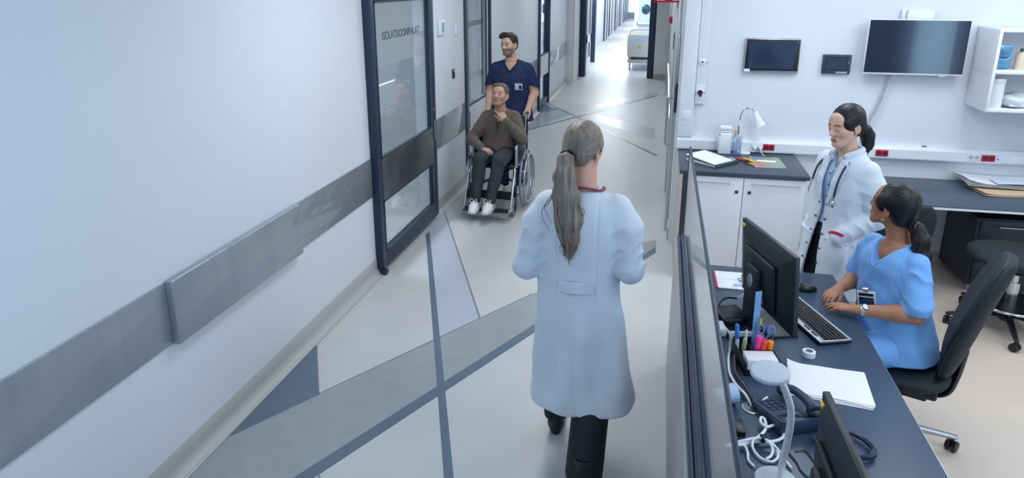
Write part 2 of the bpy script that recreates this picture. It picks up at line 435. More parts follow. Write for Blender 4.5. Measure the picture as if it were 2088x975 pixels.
struct('trim_6', MB().box(.18, .30, YW-.062, YW, 1.01, 2.8), M_trunk, bevel=.006, label='vertical white cable duct at the lab corner')
struct('trim_7', MB().box(.303, .385, YW-.045, YW, 1.30, 2.8), M_trunk, bevel=.004, label='narrow white panel beside the corner duct')
struct('trim_8', MB().box(.21, .28, YW-.066, YW-.06, 1.16, 1.24), M_trunk, bevel=.002)
struct('baseboard_back', MB().box(1.15, 4.4, YW-.012, YW, 0, .1), M_base)
YP = YW-.045
def gas_outlet(z, label, dark):
    T = thing('wall_outlet', label, 'wall outlet', (.343, YP, z), group=None)
    R = Matrix.Rotation(PI/2, 4, 'X')
    MB().at(M=R).lathe([(.030, 0), (.030, .006), (.026, .010), (.020, .011), (.018, .016), (.0, .016)]).build('collar', M_white, T)
    for s in (-1, 1): MB().box(s*.036-.008, s*.036+.008, -.006, 0, -.006, .006).build('lug', M_alu, T, bevel=.002)
    if dark:
        MB().at(M=R).lathe([(.022, .012), (.022, .026), (.017, .032), (0, .032)]).build('plug', M_black, T)
        MB().tube(catmull([(0, -.03, 0), (.002, -.04, -.012), (.004, -.036, -.03)], 5), .009).build('plug_tail', M_black, T)
    else:
        MB().at(M=R).lathe([(.0075, .014), (.0075, .0175), (0, .0175)]).build('socket_hole', M_black, T)
gas_outlet(1.655, 'round white wall outlet with a small dark hole, on the narrow panel', False)
gas_outlet(1.40, 'round wall outlet with a black plug in it, on the narrow panel', True)
struct('trim_9', MB().box(.305, .383, YP-.004, YP, 1.335, 1.47), M_trunk, bevel=.002)

M_dkhole = mat('socket_well', '#5e0d1d', .5); M_wwell = mat('white_socket_well', '#b9c0ca', .45)
def socket(x, z, label, red=True, parent=None):
    yf = YW-.066
    T = thing('wall_socket', label, 'wall socket', (x, yf, z), group='sockets on the cable trunking')
    MB().box(-.048, .048, -.007, .002, -.026, .026).build('cover_frame', M_red if red else M_white, T, bevel=.003)
    R = Matrix.Rotation(PI/2, 4, 'X')
    for s in (-.022, .022):
        MB().at(M=Matrix.Translation((s, -.0065, 0)) @ R).lathe([(.018, 0), (.018, .0015), (.0165, .0015), (.0165, .0006), (0, .0006)]).build('socket_well', M_dkhole if red else M_wwell, T)
        for q in (-.007, .007):
            MB().at(M=Matrix.Translation((s+q, -.0066, 0)) @ R).lathe([(.0025, 0), (.0025, .0012), (0, .0012)], 8).build('pin_hole', M_black, T)
socket(.938, .955, 'red double wall socket above the white base cabinet')
socket(1.826, .952, 'red double wall socket behind the dark low ponytail of the standing woman')
socket(2.612, .948, 'red double wall socket above the papers on the long dark worktop')
socket(.846, .950, 'white double wall socket with plugs in it, beside the desk lamp', False)
socket(2.507, .950, 'white double wall socket next to the red one above the papers', False)
def plug(x, z, label, cab):
    yf = YW-.073
    T = thing('power_plug', label, 'plug', (x, yf, z))
    MB().at(M=Matrix.Rotation(PI/2, 4, 'X')).lathe([(.0165, 0), (.0165, .012), (.013, .03), (.007, .042), (0, .042)], 20).build('plug_body', M_white, T)
    MB().tube(catmull([(0, -.04, 0), (0, -.055, -.012)]+cab, 6), .0035, 8).build('lead', M_white, T)
plug(.824, .950, 'white power plug with its lead looping left to the desk lamp', [(-.01, -.05, -.030), (-.05, -.04, -.008), (-.09, -.03, -.03)])
plug(.868, .950, 'white power plug with its lead dropping to the worktop', [(.006, -.06, -.025), (.02, -.07, -.046), (.03, -.1, -.046)])
T = thing('wall_switch', 'white wall switch plate at the far end of the cable trunking', 'switch', (2.80, YW-.066, .948))
MB().box(-.09, .09, -.006, .002, -.036, .036).build('cover_plate', M_white, T, bevel=.004)
MB().box(-.02, .08, -.010, -.005, -.026, .026).build('rocker', M_whitep, T, bevel=.003)
T = thing('data_outlet', 'small white network outlet with a blue port on the cable trunking', 'outlet', (2.68, YW-.066, .946))
MB().box(-.016, .016, -.004, .002, -.018, .018).build('cover_plate', M_white, T, bevel=.002)
MB().box(-.007, .007, -.006, -.003, -.005, .003).build('port', mat('blue_plastic', '#2d5fae', .4), T)

# ------------------------------------------------------------------ wall screens
M_scr = mat('screen_glass', '#031030', .12, spec=.5, coat=.35)
M_scrb = mat('screen_glass_blue', '#22344c', .12, spec=.6)
M_navy = mat('navy_plastic', '#2b3f58', .4)
T = thing('wall_monitor', 'silver edged touch monitor mounted on the white wall above the desk lamp', 'monitor', (.892, YW, 1.72))
MB().box(-.215, .215, -.045, 0, -.138, .138).build('casing', M_alu, T, bevel=.006)
MB().box(-.208, .208, -.049, -.044, -.122, .130).build('bezel', M_black, T, bevel=.002)
MB().box(-.183, .172, -.051, -.048, -.106, .112).build('screen', M_scrb, T)
MB().box(-.212, -.165, -.052, -.049, -.134, -.110).build('sticker', M_white, T)
MB().ell((.19, -.05, .11), (.004, .002, .004), 10, 6).build('camera_dot', M_alu, T)
T = thing('control_panel', 'small navy touch control panel on the wall between the two screens', 'control panel', (1.398, YW, 1.66))
MB().box(-.107, .107, -.03, 0, -.077, .077).build('casing', M_navy, T, bevel=.004)
MB().box(-.082, .075, -.032, -.029, -.042, .055).build('screen', M_scrb, T)
MB().box(-.089, .084, -.0305, -.029, -.049, .062).build('bezel', M_black, T)
MB().box(.0, .085, -.0315, -.029, -.071, -.058).build('name_strip', M_alu, T)
MB().box(.086, .093, -.032, -.029, .012, .022).build('indicator', mat('yellow_plastic', '#d9b929', .4), T)
T = thing('television', 'large white edged flat television on the lab wall', 'television', (1.94, YW-.10, 1.812))
MB().box(-.362, .362, -.012, .03, -.214, .214).build('casing', M_white, T, bevel=.006)
MB().box(-.355, .355, -.0145, -.010, -.198, .207).build('screen', M_scr, T)
MB().box(.19, .24, -.012, .0, -.222, -.212).build('sensor_bar', M_alu, T)
MB().box(-.11, .11, .03, .10, -.11, .11).build('bracket', M_alu, T, bevel=.004)
T = thing('junction_box', 'white junction box on the wall above the television', 'junction box', (1.955, YW, 2.045))
MB().box(-.095, .095, -.055, 0, -.045, .05).build('lid', M_white, T, bevel=.006)
MB().box(-.13, -.095, -.03, 0, -.05, .055).build('duct', M_trunk, T, bevel=.004)
# cables hanging from the TV
pts = catmull([(1.80, 6.095, 1.62), (1.79, 6.10, 1.52), (1.76, 6.105, 1.38), (1.71, 6.105, 1.24), (1.665, 6.10, 1.12), (1.65, 6.09, 1.0)], 8)
tag(MB().tube(pts, .013, 8, flat=.35).build('flat_cable', mat('grey_cable', '#b7bcc3', .5)), 'flat grey cable hanging from the television, straight beside the coiled one', 'cable')
base = catmull([(1.822, 6.085, 1.615), (1.816, 6.09, 1.54), (1.79, 6.095, 1.40), (1.745, 6.095, 1.26), (1.70, 6.09, 1.14), (1.69, 6.08, 1.0)], 60)
coil = []
for i, p in enumerate(base):
    a = i*.9; coil.append(p+Vector((math.cos(a)*.008, math.sin(a)*.008, 0)))
tag(MB().tube(coil, .0032, 6).build('coiled_cable', M_white), 'white coiled cable hanging from the television down behind the standing woman', 'cable')

# ------------------------------------------------------------------ wall cupboard (open shelves)
T = thing('wall_cupboard', 'open fronted white wall cupboard with one shelf', 'cupboard', (2.388, 5.74, 1.372))
w, d, h = .95, .385, .605
MB().box(0, .022, 0, d, 0, h).box(w-.022, w, 0, d, 0, h).box(.022, w-.022, 0, d, 0, .022).box(.022, w-.022, 0, d, h-.022, h).build('carcass', M_white, T, bevel=.0015)
MB().box(.022, w-.022, d-.012, d, .022, h-.022).build('back_panel', M_white, T)
MB().box(.022, w-.022, .004, d-.012, .282, .308).build('shelf', M_white, T, bevel=.001)
for zz in (.272, .292): MB().box(-.0008, .001, .05, d-.03, zz, zz+.003).build('vent_slot', M_wwell, T)
MB().cyl((.021, .05, .20), (.026, .05, .20), .006, n=12).build('shelf_pin', M_black, T)
M_pouch = mat('blue_foil_pouch', '#5f97bf', .28, metal=.35)
def pouch(loc, rz, rx, label, w=.105, h=.085):
    T = thing('sealed_pouch', label, 'pouch', loc, rz, group='blue pouches in the wall cupboard')
    def fn(s):
        def f(u, v):
            x = (u-.5)*w; z = v*h
            b = (max(0, math.sin(PI*u))*max(0, math.sin(PI*v)))**.5*.022
            b += .002*math.sin(9*u+5*v)*math.sin(PI*u)*math.sin(PI*v)
            y = s*b
            return (x, y*math.cos(rx)-z*math.sin(rx), z*math.cos(rx)+y*math.sin(rx))
        return f
    mb = MB(); mb.sheet(fn(1), 16, 14, .0012); mb.sheet(fn(-1), 16, 14, .0012)
    mb.build('film', M_pouch, T, ang=60)
    MB().box(-w/2, w/2, -.001, .001, -.004, .004).build('seal', M_pouch, T)
pouch((2.472, 5.83, 1.688), .05, .25, 'shiny blue pouch on the cupboard shelf, lower of the two')
pouch((2.452, 5.80, 1.775), -.05, .25, 'shiny blue pouch on the cupboard shelf, resting on the other one', .11, .09)
T = thing('lotion_bottle', 'cream coloured bottle with a green cap on the cupboard shelf', 'bottle', (2.60, 5.84, 1.680))
MB().lathe([(.0, 0), (.034, 0), (.036, .01), (.036, .105), (.028, .12), (.014, .128), (.014, .135), (0, .135)]).build('bottle_body', mat('cream_plastic', '#dccab2', .4), T)
MB().lathe([(.016, .133), (.016, .155), (0, .155)]).build('cap', mat('green_plastic', '#2c6a63', .4), T)
T = thing('dressing_tub', 'tall white lidded tub on the cupboard floor', 'tub', (2.475, 5.83, 1.394))
MB().lathe([(0, 0), (.046, 0), (.049, .008), (.049, .19), (0, .19)]).build('tub_body', M_whitep, T)
MB().lathe([(.0505, .187), (.052, .19), (.052, .215), (.048, .222), (0, .222)]).build('lid', M_white, T)
T = thing('bagged_supplies', 'crumpled clear bag of white dressings on the cupboard floor', 'bag', (2.62, 5.87, 1.394))
bm_ = MB(); rnd = random.Random(3)
vsn = []
bm_.ell((0, 0, .055), (.105, .09, .055), 28, 16)
bm_.v = [(x*(1+.12*math.sin(14*z*10+x*30)*.5), y*(1+.1*math.sin(x*40+z*60)), max(0, z*(1+.10*math.sin(x*45+y*38)))) for x, y, z in bm_.v]
bm_.build('bag_film', mat('clear_bag', '#c9ced6', .22), T, ang=180)
MB().box(-.05, .06, -.075, -.06, .015, .075).build('dressing_pack', M_white, T, bevel=.008)

# ------------------------------------------------------------------ base cabinet + worktop
M_work = mat('charcoal_worktop', '#3c4856', .38, spec=.5, bump=.05, bscale=400)
M_workedge = mat('charcoal_worktop_edge', '#39434e', .4)
M_cab = mat('white_cabinet_front', '#dfe4ec', .38)
M_beige = mat('beige_panel', '#b9b3ae', .5)
struct('trim_10', MB().box(.200, .222, 5.345, 6.13, 0, .868), M_beige, label='beige end panel of the base cabinet toward the corridor')
tag(MB().box(.196, 1.152, 5.355, 6.128, .868, .900).build('worktop', M_work, bevel=.003), 'charcoal worktop on the white two door base cabinet', 'worktop')
T = thing('base_cabinet', 'white two door base cabinet under the short charcoal worktop', 'cabinet', (.225, 5.39, 0))
MB().box(.03, .905, 0, .72, .09, .866).build('carcass', M_cab, T, bevel=.001)
MB().box(.902, .909, .0, .72, .09, .866).build('side_panel', M_beige, T)
MB().box(.05, .88, .04, .7, 0, .09).build('plinth', M_leaf, T)
MB().box(.0, .028, -.01, .72, 0, .866).build('filler_strip', M_leaf, T, bevel=.001)
for i, (a, b) in enumerate(((.033, .452), (.457, .905))):
    dr = MB().box(a, b, -.020, -.001, .095, .858).build('door', M_cab, T, bevel=.0025)
    c = (a+b)/2
    hx0, hx1 = (a+.06, b-.10) if i == 0 else (a+.06, b-.045)
    MB().tube([(hx0, -.02, .815), (hx0, -.042, .815), (hx1, -.042, .815), (hx1, -.02, .815)], .0055, 8).build('handle', M_alu, dr)
    lx = b-.045 if i == 0 else a+.045
    MB().at(M=Matrix.Translation((lx, -.02, .745)) @ Matrix.Rotation(PI/2, 4, 'X')).lathe([(.014, 0), (.014, .004), (.010, .007), (.010, .005), (0, .005)], 20).build('lock', M_steelD, dr)
for zz in (.62, .2): MB().cyl((.909, .05, zz), (.912, .05, zz), .009, n=12).build('hinge_cap', M_alu, T)

# things on the worktop
T = thing('dispenser_canister', 'tall white square canister with a lid at the back of the short worktop', 'canister', (.572, 6.00, .900), .03)
MB().box(-.052, .052, -.05, .045, 0, .185).build('canister_body', M_whitep, T, bevel=.012, seg=3)
MB().box(-.047, .047, -.046, .041, .186, .205).box(-.050, .050, -.048, .044, .207, .238).build('lid', M_white, T, bevel=.008, seg=3)
MB().box(-.054, -.046, -.052, -.046, .165, .176).build('catch', mat('purple_plastic', '#5a2e6a', .4), T)
T = thing('pen_cup', 'clear cup holding pens next to the white canister', 'cup', (.664, 5.955, .900))
M_clear = glass_mat('clear_plastic', 1.45, (.88, .92, .97))
MB().lathe([(.036, 0), (.042, .002), (.046, .16), (.044, .16), (.040, .005), (0, .005)]).build('cup_wall', M_clear, T)
M_or = mat('orange_plastic', '#e58a1f', .35); M_teal = mat('teal_plastic', '#2f8088', .35); M_blue = mat('blue_pen_plastic', '#2f6fc4', .3); M_yel = mat('yellow_marker', '#e8c21c', .35); M_grn = mat('green_marker', '#1f5a4a', .4); M_pink = mat('pink_marker', '#ff3fa0', .35)
def pen(name, label, loc, direc, L, r, m, mcap, group=None, caplen=.3):
    T = thing(name, label, 'pen', loc, group=group)
    d = Vector(direc).normalized()
    MB().tube([d*0, d*.006, d*L*(1-caplen)], [r*.4, r*.9, r], 10).build('barrel', m, T)
    MB().tube([d*L*(1-caplen), d*(L-.004), d*L], [r*1.12, r*1.12, r*.8], 10).build('cap', mcap, T)
    return T
pen('marker_pen', 'orange pen standing in the clear cup', (.655, 5.955, .906), (-.03, 0, 1), .215, .007, M_white, M_or)
pen('marker_pen', 'teal capped pen standing in the clear cup', (.676, 5.96, .906), (-.02, .05, 1), .24, .006, M_white, M_teal)
# gooseneck lamp
T = thing('desk_lamp', 'white gooseneck lamp with a cone shade on the short worktop', 'lamp', (.738, 6.035, .900))
MB().lathe([(0, 0), (.056, 0), (.058, .006), (.054, .014), (.018, .020), (0, .020)]).build('lamp_base', M_white, T)
MB().tube(catmull([(-.01, 0, .018), (-.035, .0, .06), (-.05, -.005, .16), (-.056, -.01, .29)], 5), .0075, 10).build('stem', M_white, T)
MB().tube(catmull([(-.056, -.01, .29), (-.052, -.01, .335), (-.035, -.012, .372), (-.002, -.015, .392), (.035, -.018, .385), (.058, -.02, .352)], 6), .0062, 10).build('gooseneck', M_chrome, T)
ax = Vector((.45, -.12, -1)).normalized(); q = Vector((0, 0, 1)).rotation_difference(ax)
SM = Matrix.Translation((.055, -.02, .36)) @ q.to_matrix().to_4x4()
MB().at(M=SM).lathe([(0, -.005), (.02, -.004), (.024, .01), (.028, .05), (.050, .125), (.047, .125), (.025, .05), (.018, .012), (0, .012)]).build('lamp_shade', M_white, T)
MB().at(M=SM).ell((0, 0, .075), (.02, .02, .028)).build('bulb', M_whitep, T)
# ring binder
M_green = mat('binder_green', '#33504b', .45); M_paper = mat('paper', '#e6e8ec', .6); M_paperw = mat('paper_cream', '#e0dfda', .6)
T = thing('ring_binder', 'dark green ring binder lying half open with a white sheet on top', 'binder', (.42, 5.86, .900), -.72)
MB().box(0, .31, -.27, 0, 0, .004).build('lower_cover', M_green, T, bevel=.001)
MB().box(.01, .29, -.262, -.008, .004, .022).build('page_block', M_paperw, T, bevel=.001)
UP = Matrix.Translation((.305, 0, .020)) @ Matrix.Rotation(.10, 4, 'Y')
MB().at(M=UP).box(-.31, 0, -.275, .0, .0, .004).build('upper_cover', M_green, T, bevel=.001)
MB().at(M=UP).box(-.305, -.015, -.27, -.03, .004, .007).build('sheet', M_paper, T)
MB().box(.304, .310, -.27, 0, .0, .026).build('spine', M_green, T, bevel=.002)
for i, (px, py, rz, m1, m2, lb) in enumerate((
        (.602, 5.80, -1.0, M_white, M_grn, 'white marker with a green cap lying behind the binder'),
        (.655, 5.77, -.7, M_blue, M_red, 'blue marker with a red cap lying behind the binder'),
        (.700, 5.73, -.9, M_yel, M_yel, 'all yellow marker lying across the binder corner'),
        (.725, 5.69, -1.15, M_yel, M_or, 'yellow marker with an orange cap lying by the magazine'),
        (.640, 5.70, -.5, M_red, M_black, 'red marker with a black cap lying on the binder corner'))):
    pen('marker_pen', lb, (px, py, .932 if i in (2, 4) else .909), (math.cos(rz)*.8, math.sin(rz)*.8, -.05 if i in (2, 4) else 0), .115, .008, m1, m2, 'markers scattered on the short worktop')
T = thing('magazine', 'colourful glossy magazine lying on the short worktop', 'magazine', (.775, 5.565, .900), .05)
MB().box(0, .235, -.0, .31, 0, .010).build('pages', M_paper, T, bevel=.001)
MB().box(-.001, .236, -.001, .311, .010, .0114).build('cover', mat('magazine_olive', '#8d9a86', .3), T)
MB().prism([(.02, .02), (.115, .01), (.03, .14)], .0114, .0122).build('cover_patch', mat('magazine_coral', '#e0614f', .35), T)
MB().prism([(.03, .15), (.18, .13), (.20, .19), (.06, .21)], .0114, .0122).build('cover_patch', M_paper, T)
MB().prism([(.02, .22), (.10, .22), (.10, .28), (.02, .29)], .0114, .0122).build('cover_patch', mat('magazine_blue', '#4a73a8', .35), T)
MB().prism([(.04, .145), (.12, .125), (.11, .142), (.05, .158)], .0122, .0126).build('cover_patch', M_yel, T)

# ------------------------------------------------------------------ long worktop at the back wall, pedestal, papers
M_desk2 = mat('slate_desktop', '#435061', .36, bump=.05, bscale=400)
tag(MB().box(1.70, 4.38, 5.335, 6.128, .712, .74).build('worktop', M_desk2, bevel=.002), 'long slate worktop along the back wall of the lab', 'worktop')
struct('trim_11', MB().box(1.70, 4.38, 5.331, 5.336, .712, .728), M_white, label='white edge strip of the long slate worktop')
struct('trim_12', MB().box(1.72, 1.745, 5.45, 6.12, 0, .712), M_white, label='white support panel under the long worktop')
M_ped = mat('anthracite_laminate', '#232b36', .4)
T = thing('drawer_pedestal', 'anthracite drawer pedestal under the long slate worktop', 'drawer unit', (2.41, 5.56, 0))
MB().box(0, .62, 0, .55, .055, .60).build('carcass', M_ped, T, bevel=.003)
for z0_, z1_ in ((.44, .59), (.26, .43), (.065, .25)):
    dr = MB().box(.022, .615, -.018, -.001, z0_, z1_).build('drawer', M_ped, T, bevel=.002)
    MB().tube([(.14, -.018, z1_-.045), (.14, -.038, z1_-.045), (.55, -.038, z1_-.045), (.55, -.018, z1_-.045)], .005, 8).build('handle', M_chrome, dr)
for px in (.04, .58):
    for py in (.04, .5):
        MB().cyl((px, py, 0), (px, py, .055), .014, n=14).build('foot', M_alu, T)
T = thing('document_wallet', 'beige card document wallet under the white papers on the long worktop', 'folder', (2.46, 5.66, .7405), .06)
def wal(z0, lift):
    def f(u, v):
        x = u*.46; y = v*.33
        e = max(0, 1-u/.25)
        return (x+.05*abs(v-.5)**2*e, y, z0+lift*e*e*(1-v*.4))
    return f
mb = MB(); mb.sheet(wal(.004, .005), 18, 10, .0025); mb.sheet(wal(.018, .009), 18, 10, .0025); mb.box(.03, .455, .0, .33, .005, .016)
mb.build('card', mat('manila_card', '#cdb394', .55), T, ang=60)
T = thing('paper_stack', 'curled white papers with a blue edge lying on the beige wallet', 'papers', (2.40, 5.80, .7685), .02)
def crl(k, z):
    def f(u, v):
        e = max(0, 1-u/.3)
        return (u*.6, v*.30, z+.03*e*e*(.5+.5*math.sin(2.2*v+k))+.004*math.sin(6*u+k))
    return f
mb = MB()
for k in range(4): mb.sheet(crl(k*.4, .006+.008*k), 20, 12, .0016)
mb.build('sheets', M_paper, T, ang=80)
MB().sheet(lambda u, v: (.20+u*.42, -.012+v*.16, .040+.006*math.sin(4*u)), 14, 6, .0016).build('blue_edged_sheet', mat('paper_bluish', '#c4d2e6', .5), T)
T = thing('spare_cable', 'small dark clip lying on the cable trunking ledge', 'clip', (2.13, YW-.03, 1.0105))
MB().tube([(0, 0, .004), (.02, .004, .006), (.035, 0, .004)], .004, 8).build('clip_body', M_black, T)
# ------------------------------------------------------------------ partition with glass screen
M_part = mat('brushed_partition_panel', '#a2a5a7', .40, metal=.1, var=.04, vscale=3, stretch=(1, .4, 2))
P = thing('reception_partition', 'low grey partition with a dark cap and a glass screen on it between corridor and desk', 'partition', (0, 0, 0))
MB().box(.147, .198, -1.2, 3.962, 0, .846).build('panel', M_part, P, bevel=.002)
MB().box(.158, .174, -1.2, 3.965, .846, .866).box(.178, .196, -1.2, 3.965, .846, .872).build('cap_rail', M_frame, P, bevel=.002)
MB().box(.1925, .1985, -.9, 3.985, .866, 1.392).build('glass_screen', glass_mat('screen_pane', 2.6, (.90, .93, .96)), P)
MB().box(.190, .2015, -.9, 3.99, 1.386, 1.398).box(.190, .2015, 3.978, 3.99, .866, 1.398).build('trim_strip', M_frame, P, bevel=.0015)

# ------------------------------------------------------------------ front desk
DZ = .740
M_desk = mat('slate_blue_desktop', '#34485f', .33, spec=.5, bump=.05, bscale=400)
T = thing('reception_desk', 'long slate blue desk behind the glass partition', 'desk', (0, 0, 0))
MB().box(.203, 1.007, -.6, 3.850, DZ-.026, DZ).build('desktop', M_desk, T, bevel=.0015)
MB().box(1.007, 1.009, -.6, 3.850, DZ-.024, DZ-.002).build('edge_band', M_alu, T)
MB().box(.215, .24, -.6, 3.83, .02, DZ-.03).build('modesty_panel', M_leaf, T)
for yy in (.2, 3.78): MB().box(.24, .98, yy-.02, yy+.02, 0, DZ-.026).build('leg_panel', M_leaf, T, bevel=.002)
MB().at((.423, 2.437, DZ)).lathe([(.030, 0), (.041, 0), (.041, .003), (.034, .004), (.030, .001)], 28).build('cable_grommet', M_alu, T)
MB().at((.423, 2.437, DZ)).lathe([(.030, .0006), (0, .0006)], 28).build('grommet_hole', M_blackm, T)

# ------------------------------------------------------------------ monitors
M_mon = mat('monitor_shell', '#1b212a', .42)
M_mon2 = mat('monitor_inset', '#12171e', .5)
def monitor(loc, rz, label, zlow, zhigh, w=.53, tilt=.087, foot=True):
    T = thing('computer_monitor', label, 'monitor', loc, rz)
    h = zhigh-zlow
    # local: -y is the screen side, +y the back
    PM = Matrix.Translation((0, 0, zlow)) @ Matrix.Rotation(-tilt, 4, 'X')
    MB().at(M=PM).box(-w/2, w/2, -.012, .010, 0, h).build('bezel', M_mon, T, bevel=.004)
    MB().at(M=PM).box(-w/2+.014, w/2-.014, -.0135, -.011, .018, h-.014).build('screen', M_scr, T)
    mb = MB().at(M=PM)
    mb.add([(-w/2+.004, .009, .004), (w/2-.004, .009, .004), (w/2-.004, .009, h-.004), (-w/2+.004, .009, h-.004),
            (-w*.34, .038, .05), (w*.34, .038, .05), (w*.34, .038, h-.06), (-w*.34, .038, h-.06)],
           [(0, 1, 2, 3), (4, 7, 6, 5), (0, 4, 5, 1), (1, 5, 6, 2), (2, 6, 7, 3), (3, 7, 4, 0)])
    mb.build('back_shell', M_mon, T, bevel=.004)
    MB().at(M=PM).box(-w*.30, w*.26, .036, .058, .06, h-.085).build('electronics_housing', M_mon2, T, bevel=.008)
    MB().at(M=PM).box(-.10, .02, .058, .064, .075, .11).build('port_recess', M_black, T, bevel=.002)
    for q in range(4): MB().at(M=PM).box(-.092+q*.024, -.078+q*.024, .063, .067, .085, .098).build('port', M_alu, T)
    MB().box(-.055, .055, .062, .100, .012, zlow+h*.66-.02).build('stand_column', M_mon, T, bevel=.008)
    MB().at(M=Matrix.Translation((0, .10, zlow+h*.42)) @ Matrix.Rotation(-PI/2, 4, 'X') @ Matrix.Diagonal((1, 1.35, 1, 1))).lathe([(.026, 0), (.026, .002), (.024, .004), (0, .004)], 28).build('stand_cap', M_alu, T)
    MB().prism([(-.125, -.10), (.125, -.10), (.125, .09), (.09, .115), (-.09, .115), (-.125, .09)], 0, .012).build('stand_foot', M_mon, T, bevel=.004)
    MB().box(-.06, .06, .01, .095, .010, .016).build('foot_plate', M_leaf, T, bevel=.002)
    MB().at(M=PM).box(w/2-.055, w/2-.028, .011, .0225, h-.032, h-.016).build('sticker', mat('yellow_label', '#d8b83a', .5), T)
    MB().at(M=PM).box(w/2-.060, w/2-.032, .012, .0265, h*.20, h*.225).build('sticker', mat('yellow_label', '#d8b83a', .5), T)
    return T
monitor((.560, 3.145, DZ), math.radians(107.9), 'black monitor seen from behind facing the woman in blue scrubs', .078, .455)
monitor((.585, 1.745, DZ), math.radians(92), 'black monitor nearest the camera, behind the desk telephone', .06, .375, w=.50)

# ------------------------------------------------------------------ keyboard, mouse
M_key = mat('key_caps', '#14181f', .45); M_kb = mat('keyboard_silver', '#a9b0b8', .35, metal=.3)
T = thing('keyboard', 'black keyed keyboard with silver edge in front of the monitor', 'keyboard', (.764, 3.234, DZ), math.radians(110))
MB().box(-.228, .228, -.082, .078, .003, .016).build('tray', M_black, T, bevel=.004)
mb = MB().box(-.226, .226, .048, .077, .014, .0215).box(-.226, -.216, -.080, .05, .014, .0205).box(.216, .226, -.080, .05, .014, .0205).box(-.226, .226, -.082, -.070, .014, .0195)
mb.build('silver_frame', M_kb, T, bevel=.002)
rows = [(.034, [1]*18), (.014, [1]*18), (-.004, [1.5]+[1]*12+[1.5]+[1]*3), (-.022, [1.8]+[1]*11+[2.2]+[1]*3), (-.040, [2.2]+[1]*10+[2.8]+[1]*3), (-.058, [1.4, 1.2, 1.2, 6.2, 1.2, 1.2, 1.4]+[1]*4)]
nk = 0
for y_, ws in rows:
    tot = sum(ws); x_ = -.212; unit = .424/tot
    for w_ in ws:
        nk += 1
        x1_ = x_+w_*unit-.0022
        MB().box(x_, x1_, y_, y_+.0155, .013, .0235).build('key', M_key, T, bevel=.0018, seg=1)
        x_ += w_*unit
for x_ in (-.18, -.12): MB().box(x_, x_+.045, .056, .068, .0215, .0235).build('media_key', M_key, T, bevel=.001)
T = thing('mouse', 'small black mouse beside the monitor near the far end of the desk', 'mouse', (.825, 3.605, DZ), math.radians(100))
mb = MB(); mb.ell((0, 0, .004), (.032, .055, .034)); mb.v = [(x, y, max(z, .001)) for x, y, z in mb.v]
mb.build('mouse_shell', M_black, T, ang=180)
MB().box(-.002, .002, .015, .035, .032, .038).build('wheel', M_blackm, T, bevel=.001)

# ------------------------------------------------------------------ papers, tape
T = thing('paper_pile', 'fanned pile of white paper sheets on the desk beside the tape roll', 'papers', (0, 0, DZ))
A_, B_, C_, D_ = Vector((.601, 2.806, 0)), Vector((.903, 2.783, 0)), Vector((.878, 2.535, 0)), Vector((.578, 2.580, 0))
for k in range(4):
    def f(u, v, k=k):
        p = (A_*(1-u)+B_*u)*(1-v)+(D_*(1-u)+C_*u)*v
        cr = .018*max(0, 1-u/.25)**2*max(0, 1-v/.4) if k == 3 else 0
        return (p.x+.004*(k-2)*v, p.y-.006*(3-k)*v, .0012+.0022*k+.0015*math.sin(5*u+2*v+k)**2*(k > 0)+cr)
    MB().sheet(f, 14, 10, .0006).build('sheet', M_paper, T, ang=80)
T = thing('tape_roll', 'white roll of medical tape standing on the desk', 'tape', (.706, 2.892, DZ))
MB().lathe([(.017, 0), (.0265, 0), (.0275, .001), (.0275, .024), (.0265, .025), (.017, .025), (.017, 0)], 36).build('tape_wound', M_white, T)
MB().lathe([(.0150, .001), (.0172, .001), (.0172, .026), (.0150, .026), (.0150, .001)], 36).build('core', M_wwell, T)

# ------------------------------------------------------------------ organiser with pens, ruler, scissors, note block
CR = math.radians(10)
T = thing('desk_organiser', 'black desk organiser full of pens in front of the monitor stand', 'organiser', (.470, 2.775, DZ), CR)
MB().box(-.075, .075, -.10, .10, 0, .008).box(-.075, -.071, -.10, .10, .008, .062).box(.071, .075, -.10, .10, .008, .062).box(-.071, .071, .096, .10, .008, .075).box(-.071, .071, -.10, -.096, .008, .03).box(-.071, .071, -.012, -.008, .008, .07).box(-.02, -.016, -.008, .096, .008, .068).box(.032, .036, -.008, .096, .008, .068).build('tray', M_black, T, bevel=.001)
def cpos(x, y, z=0):
    return (.470+x*math.cos(CR)-y*math.sin(CR), 2.775+x*math.sin(CR)+y*math.cos(CR), DZ+z)
T = thing('note_block', 'white block of note paper in the front of the black organiser', 'note block', cpos(0, -.054, .008), CR)
MB().box(-.062, .062, -.040, .040, 0, .062).build('sheets', M_paper, T, bevel=.001)
tag(MB().at(cpos(-.01, .118, 0), CR).box(-.07, .06, -.004, .004, 0, .088).build('index_card', M_paper), 'white card standing upright behind the black organiser', 'card')
pen('highlighter', 'blue capped white marker at the left of the organiser', cpos(-.062, .05, .009), (-.08, .08, 1), .145, .0085, M_white, M_blue, caplen=.45)
pen('highlighter', 'pale green marker leaning in the organiser', cpos(-.052, .02, .009), (.05, -.1, 1), .105, .0085, mat('pale_green_plastic', '#b7c79a', .4), mat('sage_plastic', '#8fa37a', .4), caplen=.4)
pen('highlighter', 'bright pink highlighter standing in the organiser', cpos(.004, .02, .009), (.05, -.15, 1), .125, .012, M_pink, M_pink, caplen=.5)
pen('highlighter', 'red orange capped marker standing in the organiser', cpos(.024, .012, .009), (.08, -.1, 1), .105, .0125, M_white, mat('red_orange', '#f2452e', .35), caplen=.5)
pen('highlighter', 'orange capped marker standing in the organiser beside the red one', cpos(.054, .015, .009), (.05, -.1, 1), .100, .0125, M_white, mat('bright_orange', '#f58a1f', .35), caplen=.5)
